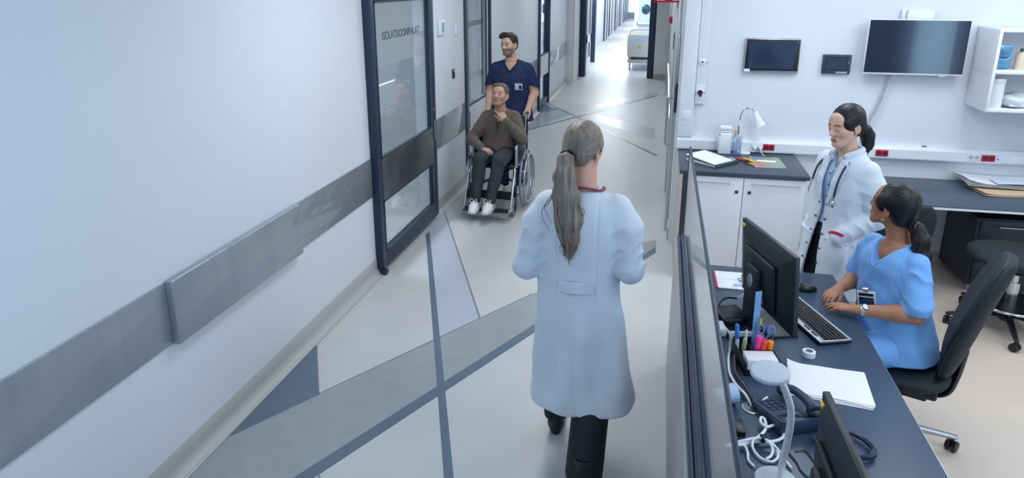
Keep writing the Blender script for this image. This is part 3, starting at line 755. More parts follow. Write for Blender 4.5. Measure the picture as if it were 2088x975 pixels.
pen('pencil', 'yellow pencil standing behind the blue scissors', cpos(.028, .075, .009), (.02, .02, 1), .165, .0042, M_or, M_yel, caplen=.15)
pen('ballpoint_pen', 'grey pen standing at the right of the organiser', cpos(.063, .055, .009), (.15, -.1, 1), .11, .005, M_alu, M_steelD)
pen('ballpoint_pen', 'white pen standing between the green and pink markers', cpos(-.03, .05, .009), (-.02, .05, 1), .12, .005, M_white, M_white)
tag(MB().at(cpos(.018, .085, .009), CR+.3, rx=-.03).box(-.0155, .0155, -.0012, .0012, 0, .285).build('ruler', mat('clear_blue_acrylic', '#6f9fd0', .12, spec=.7)), 'translucent blue ruler standing upright in the organiser', 'ruler')
T = thing('scissors', 'blue handled scissors stuck in the organiser', 'scissors', cpos(.052, .06, .012), CR-.25)
M_sci = mat('scissor_blue', '#5d93d6', .35)
for s in (-1, 1):
    ring = [(s*.021+math.cos(a)*.0135, .0, .118+math.sin(a)*.021) for a in [2*PI*i/20 for i in range(20)]]
    MB().tube(ring, .0042, 8, closed=True).tube([(s*.016, 0, .098), (s*.004, 0, .075)], .005, 8).build('finger_loop', M_sci, T)
    MB().add([(s*.006, s*.001, .08), (-s*.005, s*.001, .08), (-s*.002, s*.001, 0), (s*.006, s*.003, .08), (-s*.005, s*.003, .08), (-s*.002, s*.003, 0)], [(0, 1, 2), (3, 5, 4), (0, 3, 4, 1), (1, 4, 5, 2), (2, 5, 3, 0)]).build('blade', M_chrome, T)
MB().cyl((0, -.004, .072), (0, .004, .072), .003, n=10).build('rivet', M_chrome, T)

# ------------------------------------------------------------------ docking box, small bits by the glass
T = thing('docking_station', 'rounded black docking box behind the monitor by the glass', 'device', (.405, 3.165, DZ+.0005), .35)
MB().box(-.072, .062, -.068, .08, .006, .048).build('case', M_black, T, bevel=.014, seg=3)
MB().box(-.065, .055, -.06, .07, 0, .007).build('rubber_base', M_blackm, T)
tag(MB().tube(catmull([(.345, 3.20, .775), (.355, 3.23, .80), (.39, 3.27, .808), (.44, 3.30, .795)], 8), .0045, 8).build('monitor_lead', M_black), 'black lead arching from the docking box toward the monitor', 'cable')
tag(MB().tube([(.44, 3.30, .795), (.47, 3.345, .792), (.51, 3.41, .786)], .0062, 10).build('lead_plug', M_white), 'white plug end of the lead above the docking box', 'plug')
tag(MB().tube(catmull([(.45, 3.03, .746), (.50, 3.08, .75), (.53, 3.12, .746), (.56, 3.16, .743)], 6), .003, 8).build('thin_lead', M_black), 'thin black lead lying between docking box and monitor foot', 'cable')
T = thing('power_adapter', 'small white power adapter lying against the glass beside the docking box', 'adapter', (.345, 3.03, DZ), .15)
MB().box(-.02, .02, -.045, .045, 0, .04).build('adapter_body', M_white, T, bevel=.006)
tag(MB().tube(catmull([(.350, 3.07, .765), (.385, 2.99, .757), (.378, 2.88, .748), (.362, 2.78, .748), (.357, 2.66, .748), (.375, 2.56, .756), (.40, 2.49, .762), (.421, 2.445, .745)], 8), .0052, 8).build('white_lead', M_white), 'white lead running along the glass from the adapter to the cable hole', 'cable')
tag(MB().tube(catmull([(.362, 3.06, .7505), (.387, 2.96, .7505), (.394, 2.86, .7505), (.382, 2.68, .7505), (.398, 2.56, .768), (.420, 2.475, .764), (.430, 2.430, .745)], 8), .0085, 8).build('black_lead', M_black), 'thick black lead running beside the white one into the cable hole', 'cable')
tag(MB().tube(catmull([(.43, 2.437, .745), (.45, 2.445, .765), (.478, 2.475, .772)], 6), .0045, 8).build('short_white_lead', M_white), 'short white lead poking out of the cable hole in the desk', 'cable')
T = thing('leaflet', 'printed leaflet with a red edge at the far left of the desk', 'leaflet', (.365, 3.53, DZ), .02)
MB().box(0, .185, 0, .225, 0, .006).build('pages', M_paper, T, bevel=.0008)
MB().box(-.004, .006, -.002, .227, 0, .0075).build('red_spine', M_red, T)
MB().prism([(.08, .02), (.17, .03), (.16, .07), (.09, .06)], .006, .0066).build('blue_print', mat('print_blue', '#9cb6d8', .5), T)
MB().box(.01, .18, .118, .121, .006, .0066).build('fold_line', M_wwell, T)
T = thing('spectacles', 'dark folded spectacles lying on the leaflet', 'spectacles', (.52, 3.635, DZ+.007), .5)
for s in (-1, 1): MB().tube([(s*.018+math.cos(a)*.015, math.sin(a)*.010, .006) for a in [2*PI*i/16 for i in range(16)]], .002, 6, closed=True).build('rim', M_black, T)
MB().tube([(-.035, 0, .006), (-.03, .03, .008), (.02, .035, .008), (.05, .04, .005)], .002, 6).build('temple', M_black, T)

# ------------------------------------------------------------------ ring head desk lamp
M_lampg = mat('lamp_grey', '#b9c3ce', .35)
T = thing('task_lamp', 'pale grey disc headed desk lamp with a curved stem, nearest the glass', 'lamp', (.447, 2.022, DZ))
MB().lathe([(0, 0), (.063, 0), (.066, .004), (.066, .014), (.060, .019), (0, .020)], 40).build('lamp_base', M_lampg, T)
MB().tube(catmull([(.014, .0, .015), (.018, .025, .06), (.026, .036, .12), (.030, .038, .19), (.026, .038, .25), (.010, .036, .30), (-.010, .034, .345), (-.022, .034, .366)], 6), [.0115]*43, 14).build('stem', M_white, T)
HM = Matrix.Translation((-.05, .042, .377)) @ Euler((.10, -.06, 0)).to_matrix().to_4x4()
MB().at(M=HM).lathe([(.0, -.006), (.050, -.006), (.056, -.010), (.060, -.006), (.060, .002), (.056, .006), (0, .0065)], 44).build('lamp_head', M_lampg, T)
MB().at(M=HM).lathe([(.0, -.0065), (.048, -.0065), (.048, -.0062), (0, -.006)], 40).build('diffuser', M_white, T)

# ------------------------------------------------------------------ desk telephone
M_tel = mat('telephone_shell', '#2c3d54', .38)
T = thing('desk_telephone', 'dark blue desk telephone with its handset resting on it', 'telephone', (.535, 2.40, DZ+.0005), math.radians(204))
mb = MB(); mb.add([(-.085, -.11, 0), (.085, -.11, 0), (.085, .10, 0), (-.085, .10, 0), (-.085, -.11, .022), (.085, -.11, .022), (.085, .10, .062), (-.085, .10, .062)],
   [(0, 3, 2, 1), (4, 5, 6, 7), (0, 1, 5, 4), (1, 2, 6, 5), (2, 3, 7, 6), (3, 0, 4, 7)])
mb.build('base_unit', M_tel, T, bevel=.006)
sl = Matrix.Translation((0, 0, .0425)) @ Matrix.Rotation(math.atan2(.04, .21), 4, 'X')
MB().at(M=sl).box(-.015, .075, .045, .09, -.001, .003).build('display', M_scrb, T, bevel=.001)
for i in range(3):
    for j in range(4):
        MB().at(M=sl).box(-.006+i*.026, .014+i*.026, -.085+j*.026, -.068+j*.026, 0, .004).build('key', M_navy, T, bevel=.001, seg=1)
hp = catmull([(-.05, -.105, .052), (-.05, -.085, .066), (-.05, -.04, .086), (-.05, .02, .094), (-.05, .065, .092), (-.05, .09, .084)], 5)
MB().tube(hp, [.024, .024, .022, .020, .018, .017, .0165, .016, .0155, .0155, .0155, .0155, .0155, .0155, .0155, .016, .0165, .017, .018, .019, .020, .022, .024, .025, .025, .024][:len(hp)], 14).build('handset', M_tel, T)
MB().ell((-.05, -.098, .046), (.026, .026, .016)).build('ear_pad', M_black, T)
MB().ell((-.05, .085, .074), (.026, .026, .016)).build('mouth_pad', M_black, T)
# coiled cord
base = catmull([(.600, 2.25, .762), (.655, 2.325, .758), (.715, 2.338, .756), (.770, 2.312, .756), (.797, 2.255, .756), (.785, 2.210, .756), (.735, 2.190, .756), (.690, 2.205, .756), (.65, 2.22, .756)], 46)
coil = []
for i, p in enumerate(base):
    a = i*1.05
    t = (base[min(i+1, len(base)-1)]-base[max(i-1, 0)]).normalized(); n_ = Vector((-t.y, t.x, 0))
    coil.append(p+n_*math.cos(a)*.0075+Vector((0, 0, 1))*math.sin(a)*.0075)
tag(MB().tube(coil, .0032, 6).build('telephone_cord', M_tel), 'dark blue coiled telephone cord looped on the desk beside the nearest monitor', 'cord')

# ------------------------------------------------------------------ white cable bundle, black wires
def wire(name, label, pts, r, m, n=8, tie=None):
    o = tag(MB().tube(catmull(pts, n), r, 8).build(name, m), label, 'cable')
    return o
wire('usb_cable', 'looped white cable with a small eye at the top, upper loop of the bundle', [(.305, 2.165, .748), (.36, 2.185, .752), (.41, 2.228, .754), (.448, 2.285, .758), (.452, 2.338, .762), (.440, 2.345, .764), (.436, 2.318, .762), (.452, 2.29, .765), (.485, 2.313, .76), (.508, 2.30, .752), (.505, 2.262, .75), (.465, 2.228, .75), (.40, 2.208, .755), (.34, 2.180, .758), (.30, 2.15, .76)], .0055, M_white)
wire('usb_cable', 'coiled white cable tied with a black strap, lower loop of the bundle', [(.30, 2.17, .750), (.36, 2.19, .765), (.42, 2.215, .767), (.462, 2.195, .762), (.472, 2.15, .752), (.448, 2.118, .748), (.412, 2.13, .749), (.392, 2.175, .754), (.40, 2.205, .768), (.435, 2.205, .772), (.455, 2.17, .766), (.448, 2.14, .756), (.43, 2.122, .754)], .0045, M_white)
wire('usb_cable', 'white cable end curling down beside the lamp base', [(.31, 2.16, .752), (.36, 2.175, .757), (.372, 2.15, .753), (.372, 2.11, .748), (.388, 2.08, .747)], .0045, M_white)
wire('usb_cable', 'white cable running from the bundle behind the lamp stem', [(.455, 2.19, .770), (.475, 2.17, .760), (.495, 2.13, .750), (.508, 2.10, .747)], .0042, M_white)
tag(MB().at((.428, 2.213, .770), .3).box(-.007, .007, -.012, .012, -.014, .009).build('cable_tie', M_blackm, bevel=.003), 'black strap tying the white cable bundle on the desk', 'cable tie')
wire('thin_wire', 'thin black wire curving on the desk between telephone and monitor', [(.535, 2.20, .744), (.57, 2.21, .744), (.585, 2.17, .744), (.60, 2.12, .744), (.62, 2.09, .744)], .0022, M_black)
wire('thin_wire', 'thin black wire curving past the lamp base on its monitor side', [(.51, 2.19, .744), (.53, 2.14, .744), (.54, 2.09, .744), (.57, 2.05, .744), (.60, 2.03, .744)], .0024, M_black)
wire('thin_wire', 'thin black wire beside the cable hole in the desk', [(.42, 2.43, .745), (.44, 2.38, .743), (.455, 2.34, .743), (.49, 2.30, .743), (.51, 2.25, .743)], .0022, M_black)
tag(MB().at((.615, 2.085, .742), .4).box(-.016, .016, -.012, .012, 0, .016).build('cable_plug', M_black, bevel=.003), 'small black plug lying on the desk by the nearest monitor', 'plug')
tag(MB().at((.352, 2.285, DZ), .1).box(-.022, .022, -.04, .04, 0, .022).build('charger', M_black, bevel=.004), 'small black charger block on the desk by the glass', 'charger')
tag(MB().at((.315, 2.44, .7805), .5, ry=PI/2-.02).lathe([(.0, -.045), (.026, -.045), (.027, -.043), (.039, .045), (.0365, .045), (.025, -.042), (0, -.042)], 30).build('paper_cup', mat('pale_blue_cup', '#a9c2dc', .45)), 'pale blue paper cup lying on its side against the glass', 'cup')

# ------------------------------------------------------------------ office chairs
M_fab = mat('black_chair_fabric', '#0f1824', .7, bump=.25, bscale=500)
M_fab2 = mat('black_chair_shell', '#10151d', .5)
def soft_box(mb, hx, hy, hz, p=2.6, nu=36, nv=18, M=None):
    """superellipsoid cushion"""
    vs = []; fs = []
    sg = lambda v, e: math.copysign(abs(v)**e, v)
    for j in range(nv+1):
        b = -PI/2+PI*j/nv
        for i in range(nu):
            a = 2*PI*i/nu
            v = Vector((hx*sg(math.cos(a), 2/p)*sg(math.cos(b), 2/p*.5), hy*sg(math.sin(a), 2/p)*sg(math.cos(b), 2/p*.5), hz*sg(math.sin(b), 1.0)))
            vs.append(M(v) if M else v)
    for j in range(nv):
        for i in range(nu):
            fs.append((j*nu+i, j*nu+(i+1) % nu, (j+1)*nu+(i+1) % nu, (j+1)*nu+i))
    return mb.add(vs, fs)
def star_base(T, R=.31, zc=.075, n=5, a0=0, m=None, mleg=None):
    MB().cyl((0, 0, .06), (0, 0, .12), .045).build('hub', m or M_chrome, T)
    for k in range(n):
        a = a0+2*PI*k/n; c, s = math.cos(a), math.sin(a)
        mb = MB().at(rz=a)
        mb.add([(.03, -.022, .088), (.03, .022, .088), (.03, .022, .118), (.03, -.022, .118), (R+.02, -.013, .068), (R+.02, .013, .068), (R+.02, .013, .085), (R+.02, -.013, .085)],
               [(0, 1, 2, 3), (4, 7, 6, 5), (0, 4, 5, 1), (1, 5, 6, 2), (2, 6, 7, 3), (3, 7, 4, 0)])
        lg = mb.build('leg', mleg or M_chrome, T, bevel=.004)
        cw = MB().at((R*c, R*s, 0), rz=a+.9)
        cw.cyl((0, -.026, .028), (0, -.006, .028), .028).cyl((0, .006, .028), (0, .026, .028), .028).cyl((0, -.008, .028), (0, .008, .028), .011, n=12).cyl((0, 0, .03), (0, 0, .075), .008, n=12)
        cw.build('castor', M_black, lg, bevel=.003)
def office_chair(loc, rz, label, a0=0, sz=.485, backh=.66):
    T = thing('office_chair', label, 'chair', loc, rz)
    mb = MB()
    def sm(v):
        return Vector((v.x, v.y, sz-.04+v.z+.014*(v.y/.24)**2*(1 if v.y > 0 else -1)))
    soft_box(mb, .245, .245, .042, 3.2, M=sm); mb.build('seat', M_fab, T, ang=180)
    MB().box(-.19, .19, -.18, .20, sz-.095, sz-.06).build('seat_pan', M_fab2, T, bevel=.012)
    MB().box(-.09, .09, -.10, .16, sz-.165, sz-.09).build('tilt_mechanism', M_black, T, bevel=.012)
    # curved backrest, forward = -y
    mb = MB()
    def bm_(v):
        z = v.z; wv = v.x
        y = v.y+.28+.10*(wv/.23)**2*-.35+.05*((z-.05)/.33)**2*.3+z*.28
        return Vector((wv*(1-.18*max(0, z/.33)**2), y, sz+.005+backh/2+z))
    vs = MB()
    def bm2(v): return bm_(Vector((v.x, v.y, v.z)))
    # superellipsoid with z as long axis
    nu, nv = 36, 26; vv = []; ff = []
    sg = lambda v, e: math.copysign(abs(v)**e, v)
    for j in range(nv+1):
        b = -PI/2+PI*j/nv
        for i in range(nu):
            a = 2*PI*i/nu
            vv.append(bm2(Vector((.225*sg(math.cos(a), .75)*sg(math.cos(b), .42), .050*sg(math.sin(a), .75)*sg(math.cos(b), .40), backh/2*sg(math.sin(b), .8)))))
    for j in range(nv):
        for i in range(nu): ff.append((j*nu+i, j*nu+(i+1) % nu, (j+1)*nu+(i+1) % nu, (j+1)*nu+i))
    mb.add(vv, ff); back = mb.build('backrest', M_fab, T, ang=180)
    # piping seam round the backrest
    seam = []
    for i in range(60):
        a = 2*PI*i/60
        seam.append(bm2(Vector((.222*sg(math.cos(a), .45), -.012, backh/2*.985*sg(math.sin(a), .62)))))
    MB().tube(seam, .0045, 6, closed=True).build('piping', M_fab2, back)
    MB().tube(catmull([(0, .05, sz-.12), (0, .16, sz-.15), (0, .235, sz-.12), (0, .262, sz-.02), (0, .275, sz+.12)], 6), [.034]*25, 12, flat=.5).build('back_bracket', M_black, T)
    MB().tube([(.09, .02, sz-.13), (.20, .02, sz-.12), (.215, .02, sz-.12)], [.008, .008, .014], 8).build('lever', M_black, T)
    MB().cyl((0, 0, .10), (0, 0, sz-.14), .026).build('column', M_chrome, T)
    star_base(T, .315, a0=a0, mleg=M_alu)
    return T
office_chair((1.262, 3.462, 0), math.radians(-113), 'black office chair the woman in blue scrubs sits on', a0=math.radians(113-6), backh=.615)
office_chair((1.57, 5.00, 0), math.radians(180+8), 'black office chair pushed up to the long worktop behind the standing woman', backh=.44)
# stool with foot plate at the right edge
T = thing('laboratory_stool', 'black padded stool with a chrome rimmed foot plate before the drawer pedestal', 'stool', (2.45, 4.97, 0))
mb = MB(); soft_box(mb, .27, .25, .05, 3, M=lambda v: Vector((v.x-.03, v.y-.02, v.z+.53))); mb.build('seat', M_fab, T, ang=180)
MB().cyl((-.02, 0, .43), (-.02, 0, .49), .12, .16).build('seat_plate', M_black, T)
MB().cyl((0, 0, .10), (0, 0, .34), .038).cyl((0, 0, .34), (0, 0, .45), .024).build('column', M_chrome, T)
MB().lathe([(0, .18), (.215, .18), (.215, .195), (0, .195)], 48).build('foot_plate', M_black, T)
MB().tube([(math.cos(2*PI*i/48)*.218, math.sin(2*PI*i/48)*.218, .188) for i in range(48)], .011, 10, closed=True).build('foot_ring', M_chrome, T)
star_base(T, .37, a0=math.radians(112), mleg=M_black, m=M_black)
# ------------------------------------------------------------------ small things on the corridor walls
T = thing('thermostat', 'white wall thermostat with a teal display beside the sliding door', 'thermostat', (XL, 6.78, 1.86))
MB().box(0, .022, -.11, .10, -.075, .075).build('cover', M_white, T, bevel=.004)
MB().box(.021, .0235, -.03, .045, -.05, .05).build('display', mat('teal_display', '#7fb2b8', .25), T)
T = thing('door_button', 'small dark door button with a red dot on the wall beside the sliding door', 'button', (XL, 7.17, 1.355))
MB().box(0, .014, -.035, .035, -.05, .05).build('plate', M_black, T, bevel=.003)
MB().at(M=Matrix.Rotation(PI/2, 4, 'Y')).cyl((0, 0, .013), (0, 0, .018), .009, n=14).build('red_dot', M_red, T)
MB().box(.013, .016, -.02, .02, .02, .038).build('white_mark', M_white, T)
T = thing('wall_plate', 'small white wall plate above the dark door button', 'switch', (XL, 7.30, 1.80))
MB().box(0, .012, -.05, .05, -.05, .05).build('cover', M_white, T, bevel=.003)
MB().box(.011, .014, -.02, .02, -.02, .02).build('rocker', M_whitep, T, bevel=.002)

T = thing('exit_sign', 'red and white sign projecting from the corridor wall at the top edge', 'sign', (.03, 7.5, 2.10))
MB().box(-.13, .13, -.012, .012, 0, .16).build('sign_panel', M_red, T, bevel=.002)
for a, b in ((-.105, -.03), (.05, .11)): MB().box(a, b, -.0135, -.0115, .018, .12).build('white_mark', M_white, T)
MB().box(.125, .14, -.01, .01, .02, .14).build('wall_bracket', M_alu, T)
M_card = mat('card_reader', '#1d2a3c', .35)
T = thing('long_door_handle', 'long pale wall handle strip nearest the lab corner', 'handle', (.165, 6.45, 1.66))
MB().box(-.028, 0, -.075, .06, -.20, .20).build('strip', M_alu, T, bevel=.012, seg=3)
MB().box(-.032, -.026, -.045, .03, .09, .17).build('label', M_white, T)
T = thing('card_reader', 'dark oblong card reader below the pale handle strip', 'card reader', (.165, 6.38, 1.30))
MB().box(-.025, 0, -.05, .05, -.13, .13).build('reader_body', M_card, T, bevel=.006)
MB().box(-.028, -.024, -.02, .02, .06, .10).build('led_window', M_scrb, T)
T = thing('card_reader', 'small black card reader on the corridor wall beyond the first door', 'card reader', (.165, 8.75, 1.62))
MB().box(-.03, 0, -.06, .06, -.10, .10).build('reader_body', M_black, T, bevel=.006)
MB().box(-.033, -.028, -.02, .02, .03, .07).build('led_window', M_scrb, T)
T = thing('wall_sign', 'narrow blue door sign high on the right corridor wall', 'sign', (.165, 8.6, 1.93))
MB().box(-.012, 0, -.06, .06, -.13, .11).build('sign_plate', mat('blue_sign', '#48637f', .4), T, bevel=.002)
MB().box(-.0135, -.0115, -.04, .04, .0, .06).build('white_strip', M_white, T)
T = thing('fire_call_point', 'small red fire call point far along the right corridor wall', 'alarm', (.165, 13.6, 1.62))
MB().box(-.06, 0, -.06, .06, -.06, .06).build('case', M_red, T, bevel=.006)
MB().box(-.063, -.058, -.03, .03, -.03, .03).build('glass_window', M_white, T)

# ------------------------------------------------------------------ hospital bed parked in the far corridor
M_bedp = mat('bed_plastic', '#c3bfb6', .45); M_bedm = mat('bed_frame_metal', '#aeb3b8', .4, metal=.4)
M_lb = mat('light_blue_plastic', '#9fc4e6', .4)
T = thing('hospital_bed', 'hospital bed with a beige footboard parked in the far corridor behind the doorway', 'bed', (-.42, 19.1, 0))
MB().at(M=Matrix.Translation((0, 0, .70)) @ Matrix.Rotation(PI/2, 4, 'X')).prism([(-.47, -.33), (.47, -.33), (.49, -.1), (.47, .20), (.40, .25), (-.40, .25), (-.47, .20), (-.49, -.1)], -.02, .02).build('footboard', M_bedp, T, bevel=.008)
MB().box(-.44, -.36, -.026, -.018, .66, .82).build('chart_holder', M_lb, T)
MB().box(-.28, .18, -.026, -.018, .80, .86).build('control_strip', M_lb, T)
MB().box(-.2, -.12, -.026, -.018, .60, .64).build('badge', mat('tan_badge', '#a58d62', .5), T)
fb = MB(); fb.tube(catmull([(-.42, 0, .92), (-.42, 0, 1.02), (-.34, 0, 1.08), (0, 0, 1.09), (.34, 0, 1.08), (.42, 0, 1.02), (.42, 0, .92)], 5), .018, 8); fb.build('push_rail', M_bedp, T)
MB().box(-.45, .45, .02, 2.05, .42, .50).build('mattress_frame', M_bedm, T, bevel=.01)
MB().box(-.43, .43, .04, 2.0, .50, .64).build('mattress', mat('bed_linen_blue', '#8fb5dc', .7), T, bevel=.03, seg=3)
for s in (-1, 1):
    r_ = MB()
    for zz in (.66, .78, .90): r_.tube([(s*.49, .35, zz), (s*.49, 1.5, zz)], .016, 8)
    for yy in (.35, .75, 1.1, 1.5): r_.tube([(s*.49, yy, .55), (s*.49, yy, .90)], .014, 8)
    r_.build('side_rail', M_bedp, T)
MB().box(-.48, .48, 2.05, 2.10, .45, .98).build('headboard', M_bedp, T, bevel=.02)
MB().box(-.40, .40, .1, 1.95, .20, .27).box(-.45, -.38, .05, 1.95, .28, .42).box(.38, .45, .05, 1.95, .28, .42).box(-.47, .47, -.01, .06, .22, .30).build('undercarriage', M_bedm, T, bevel=.008)
for sx in (-1, 1):
    for yy in (.06, 1.92):
        MB().at((sx*.40, yy, 0)).cyl((-.02, 0, .075), (.02, 0, .075), .075).cyl((-.028, 0, .075), (.028, 0, .075), .03).box(-.03, .03, -.02, .02, .12, .24).build('castor', M_bedm, T, bevel=.004)
T = thing('ward_lamp', 'dark round examination lamp hanging near the far window above the bed', 'lamp', (-.62, 23.2, 0))
MB().ell((.06, -.05, 1.46), (.14, .12, .16)).build('lamp_head', M_navy, T)
MB().tube(catmull([(.06, 0, 1.50), (.0, .1, 1.75), (.1, .2, 2.3), (.1, .2, 2.8)], 6), .02, 8).build('ceiling_arm', M_alu, T)
# ------------------------------------------------------------------ implicit surface modelling for the people
class Fld:
    """signed distance grid; primitives are blended in, then meshed into ONE closed surface"""
    def __init__(s, lo, hi, h):
        s.h = h; s.lo = np.array(lo, float); n = np.ceil((np.array(hi, float)-s.lo)/h).astype(int)+1
        s.n = n; s.ax = [(s.lo[i]+h*np.arange(n[i])).astype(np.float32) for i in range(3)]
        s.D = np.full(n, .08, np.float32); s.frame()
    def frame(s, R=None, o=(0, 0, 0), sc=1.):
        s.R = np.eye(3) if R is None else np.array(R, float); s.o = np.array(o, float); s.sc = sc; return s
    def _sub(s, lo, hi, m):
        c = np.array([[a, b, d] for a in (lo[0], hi[0]) for b in (lo[1], hi[1]) for d in (lo[2], hi[2])])
        w = (c*s.sc) @ s.R.T+s.o
        a = np.floor((w.min(0)-m-s.lo)/s.h).astype(int); b = np.ceil((w.max(0)+m-s.lo)/s.h).astype(int)+1
        a = np.clip(a, 0, s.n); b = np.clip(b, 0, s.n)
        if (b <= a).any(): return None, None
        sl = tuple(slice(a[i], b[i]) for i in range(3))
        X, Y, Z = np.meshgrid(s.ax[0][sl[0]], s.ax[1][sl[1]], s.ax[2][sl[2]], indexing='ij')
        P = np.stack((X, Y, Z), -1)
        q = ((P-s.o.astype(np.float32)) @ s.R.astype(np.float32))/np.float32(s.sc)
        return sl, q
    def _mix(s, sl, d, k, op):
        c = s.D[sl]; d = (d*s.sc).astype(np.float32)
        if op == 'sub': c, d = -c, d
        if k > 0:
            hh = np.maximum(k-np.abs(c-d), 0)/k; r = np.minimum(c, d)-hh*hh*k*.25
        else: r = np.minimum(c, d)
        s.D[sl] = -r if op == 'sub' else r
    def rc(s, a, b, ra, rb=None, k=.015, op='add', flat=None):
        rb = ra if rb is None else rb
        a = np.array(a, float); b = np.array(b, float); R = max(ra, rb)
        sl, q = s._sub(np.minimum(a, b)-R, np.maximum(a, b)+R, k+3*s.h)
        if sl is None: return s
        ba = (b-a).astype(np.float32); pa = q-a.astype(np.float32)
        if flat is not None:
            n = np.array(flat[0], np.float32); n /= np.linalg.norm(n)
            t = np.clip((pa @ ba)/max(1e-9, float(ba @ ba)), 0, 1)
            e = pa-t[..., None]*ba
            e = e+(e @ n)[..., None]*n*np.float32(flat[1]-1)
        else:
            t = np.clip((pa @ ba)/max(1e-9, float(ba @ ba)), 0, 1)
            e = pa-t[..., None]*ba
        d = np.sqrt((e*e).sum(-1))-(ra+(rb-ra)*t)
        s._mix(sl, d, k, op); return s
    def chain(s, pts, rs, k=.015, op='add', flat=None):
        for i in range(len(pts)-1): s.rc(pts[i], pts[i+1], rs[i], rs[i+1], k, op, flat)
        return s
    def ell(s, c, r, k=.015, op='add', rx=0, ry=0, rz=0):
        c = np.array(c, float); r = np.array(r if hasattr(r, '__len__') else (r, r, r), float); R = r.max()
        E = np.array(Euler((rx, ry, rz)).to_matrix())
        sl, q = s._sub(c-R, c+R, k+3*s.h)
        if sl is None: return s
        p = ((q-c.astype(np.float32)) @ E.astype(np.float32))
        k0 = np.sqrt(((p/r.astype(np.float32))**2).sum(-1)); k1 = np.sqrt(((p/(r*r).astype(np.float32))**2).sum(-1))
        d = k0*(k0-1)/np.maximum(k1, 1e-6)
        s._mix(sl, d, k, op); return s
    def loft(s, secs, k=.02, op='add', p=2.3, fold=None, kc=.01):
        """secs rows (z, cx, cy, a, b): stacked super-ellipses, z ascending"""
        S = np.array(secs, float); S = S[np.argsort(S[:, 0])]
        am = S[:, 3].max(); bm = S[:, 4].max()
        lo = (S[:, 1].min()-am-.05, S[:, 2].min()-bm-.05, S[0, 0]); hi = (S[:, 1].max()+am+.05, S[:, 2].max()+bm+.05, S[-1, 0])
        sl, q = s._sub(lo, hi, k+3*s.h)
        if sl is None: return s
        z = q[..., 2]; zi = np.linspace(S[0, 0], S[-1, 0], 200)
        def cub(c):
            v = np.interp(zi, S[:, 0], S[:, c]); kk = np.ones(9)/9
            vp = np.pad(v, 4, mode='edge'); return np.interp(z, zi, np.convolve(vp, kk, 'valid')).astype(np.float32)
        cx, cy, a, b = cub(1), cub(2), cub(3), cub(4)
        u = q[..., 0]-cx; v = q[..., 1]-cy
        qq = (np.abs(u/a)**p+np.abs(v/b)**p)**(1/p); r = np.sqrt(u*u+v*v)
        d = np.where(qq > 1e-3, r*(1-1/np.maximum(qq, 1e-3)), -np.minimum(a, b))
        if fold is not None: d = d+fold(np.arctan2(v, u), z, q)
        cap = np.maximum(S[0, 0]-z, z-S[-1, 0])
        hh = np.maximum(kc-np.abs(d-cap), 0)/kc; d = np.maximum(d, cap)+hh*hh*kc*.25
        s._mix(sl, d, k, op); return s
    def cut(s, fn, lo=None, hi=None, k=.004):
        """keep where fn(q) < 0"""
        s2 = s._sub(lo, hi, 0) if lo is not None else s._sub((s.lo-s.o), (s.lo+s.h*s.n-s.o), 0)
        sl, q = s2
        d = fn(q).astype(np.float32); c = s.D[sl]
        hh = np.maximum(k-np.abs(c-d), 0)/max(k, 1e-9); s.D[sl] = np.maximum(c, d)+hh*hh*k*.25; return s
    def warp(s, fn, lo=None, hi=None):
        sl, q = s._sub(lo, hi, 0) if lo is not None else s._sub((s.lo-s.o), (s.lo+s.h*s.n-s.o), 0)
        s.D[sl] += fn(q).astype(np.float32); return s
    def mesh(s):
        D = s.D; D[0] = D[-1] = .05; D[:, 0] = D[:, -1] = .05; D[:, :, 0] = D[:, :, -1] = .05
        I = D < 0
        c = np.zeros(tuple(np.array(D.shape)-1), np.int8)
        for i in (0, 1):
            for j in (0, 1):
                for k in (0, 1): c += I[i:D.shape[0]-1+i, j:D.shape[1]-1+j, k:D.shape[2]-1+k]
        m = (c > 0) & (c < 8); cells = np.argwhere(m)
        idx = np.full(m.shape, -1, np.int32); idx[m] = np.arange(len(cells))
        corn = np.array([[i, j, k] for i in (0, 1) for j in (0, 1) for k in (0, 1)])
        val = np.stack([D[cells[:, 0]+a, cells[:, 1]+b, cells[:, 2]+d] for a, b, d in corn], 1)
        acc = np.zeros((len(cells), 3)); cnt = np.zeros(len(cells))
        for a in range(8):
            for b in range(a+1, 8):
                if np.abs(corn[a]-corn[b]).sum() != 1: continue
                va, vb = val[:, a], val[:, b]; mk = (va < 0) != (vb < 0)
                t = va[mk]/(va[mk]-vb[mk])
                acc[mk] += corn[a]+(corn[b]-corn[a])*t[:, None]; cnt[mk] += 1
        vert = s.lo+(cells+acc/cnt[:, None])*s.h
        faces = []
        for ax in range(3):
            A = np.moveaxis(I, ax, 0); ed = A[:-1] != A[1:]
            e = np.argwhere(ed); e = e[(e[:, 1] > 0) & (e[:, 2] > 0)]
            ins = A[:-1][e[:, 0], e[:, 1], e[:, 2]]
            J = np.moveaxis(idx, ax, 0)
            e = e[(e[:, 1] < J.shape[1]) & (e[:, 2] < J.shape[2])]
            ins = A[:-1][e[:, 0], e[:, 1], e[:, 2]]
            f = np.stack([J[e[:, 0], e[:, 1]-1, e[:, 2]-1], J[e[:, 0], e[:, 1], e[:, 2]-1], J[e[:, 0], e[:, 1], e[:, 2]], J[e[:, 0], e[:, 1]-1, e[:, 2]]], 1)
            f = np.where(ins[:, None] != (ax == 1), f, f[:, ::-1])
            f = f[(f >= 0).all(1)]
            faces.append(f)
        return vert, np.concatenate(faces)
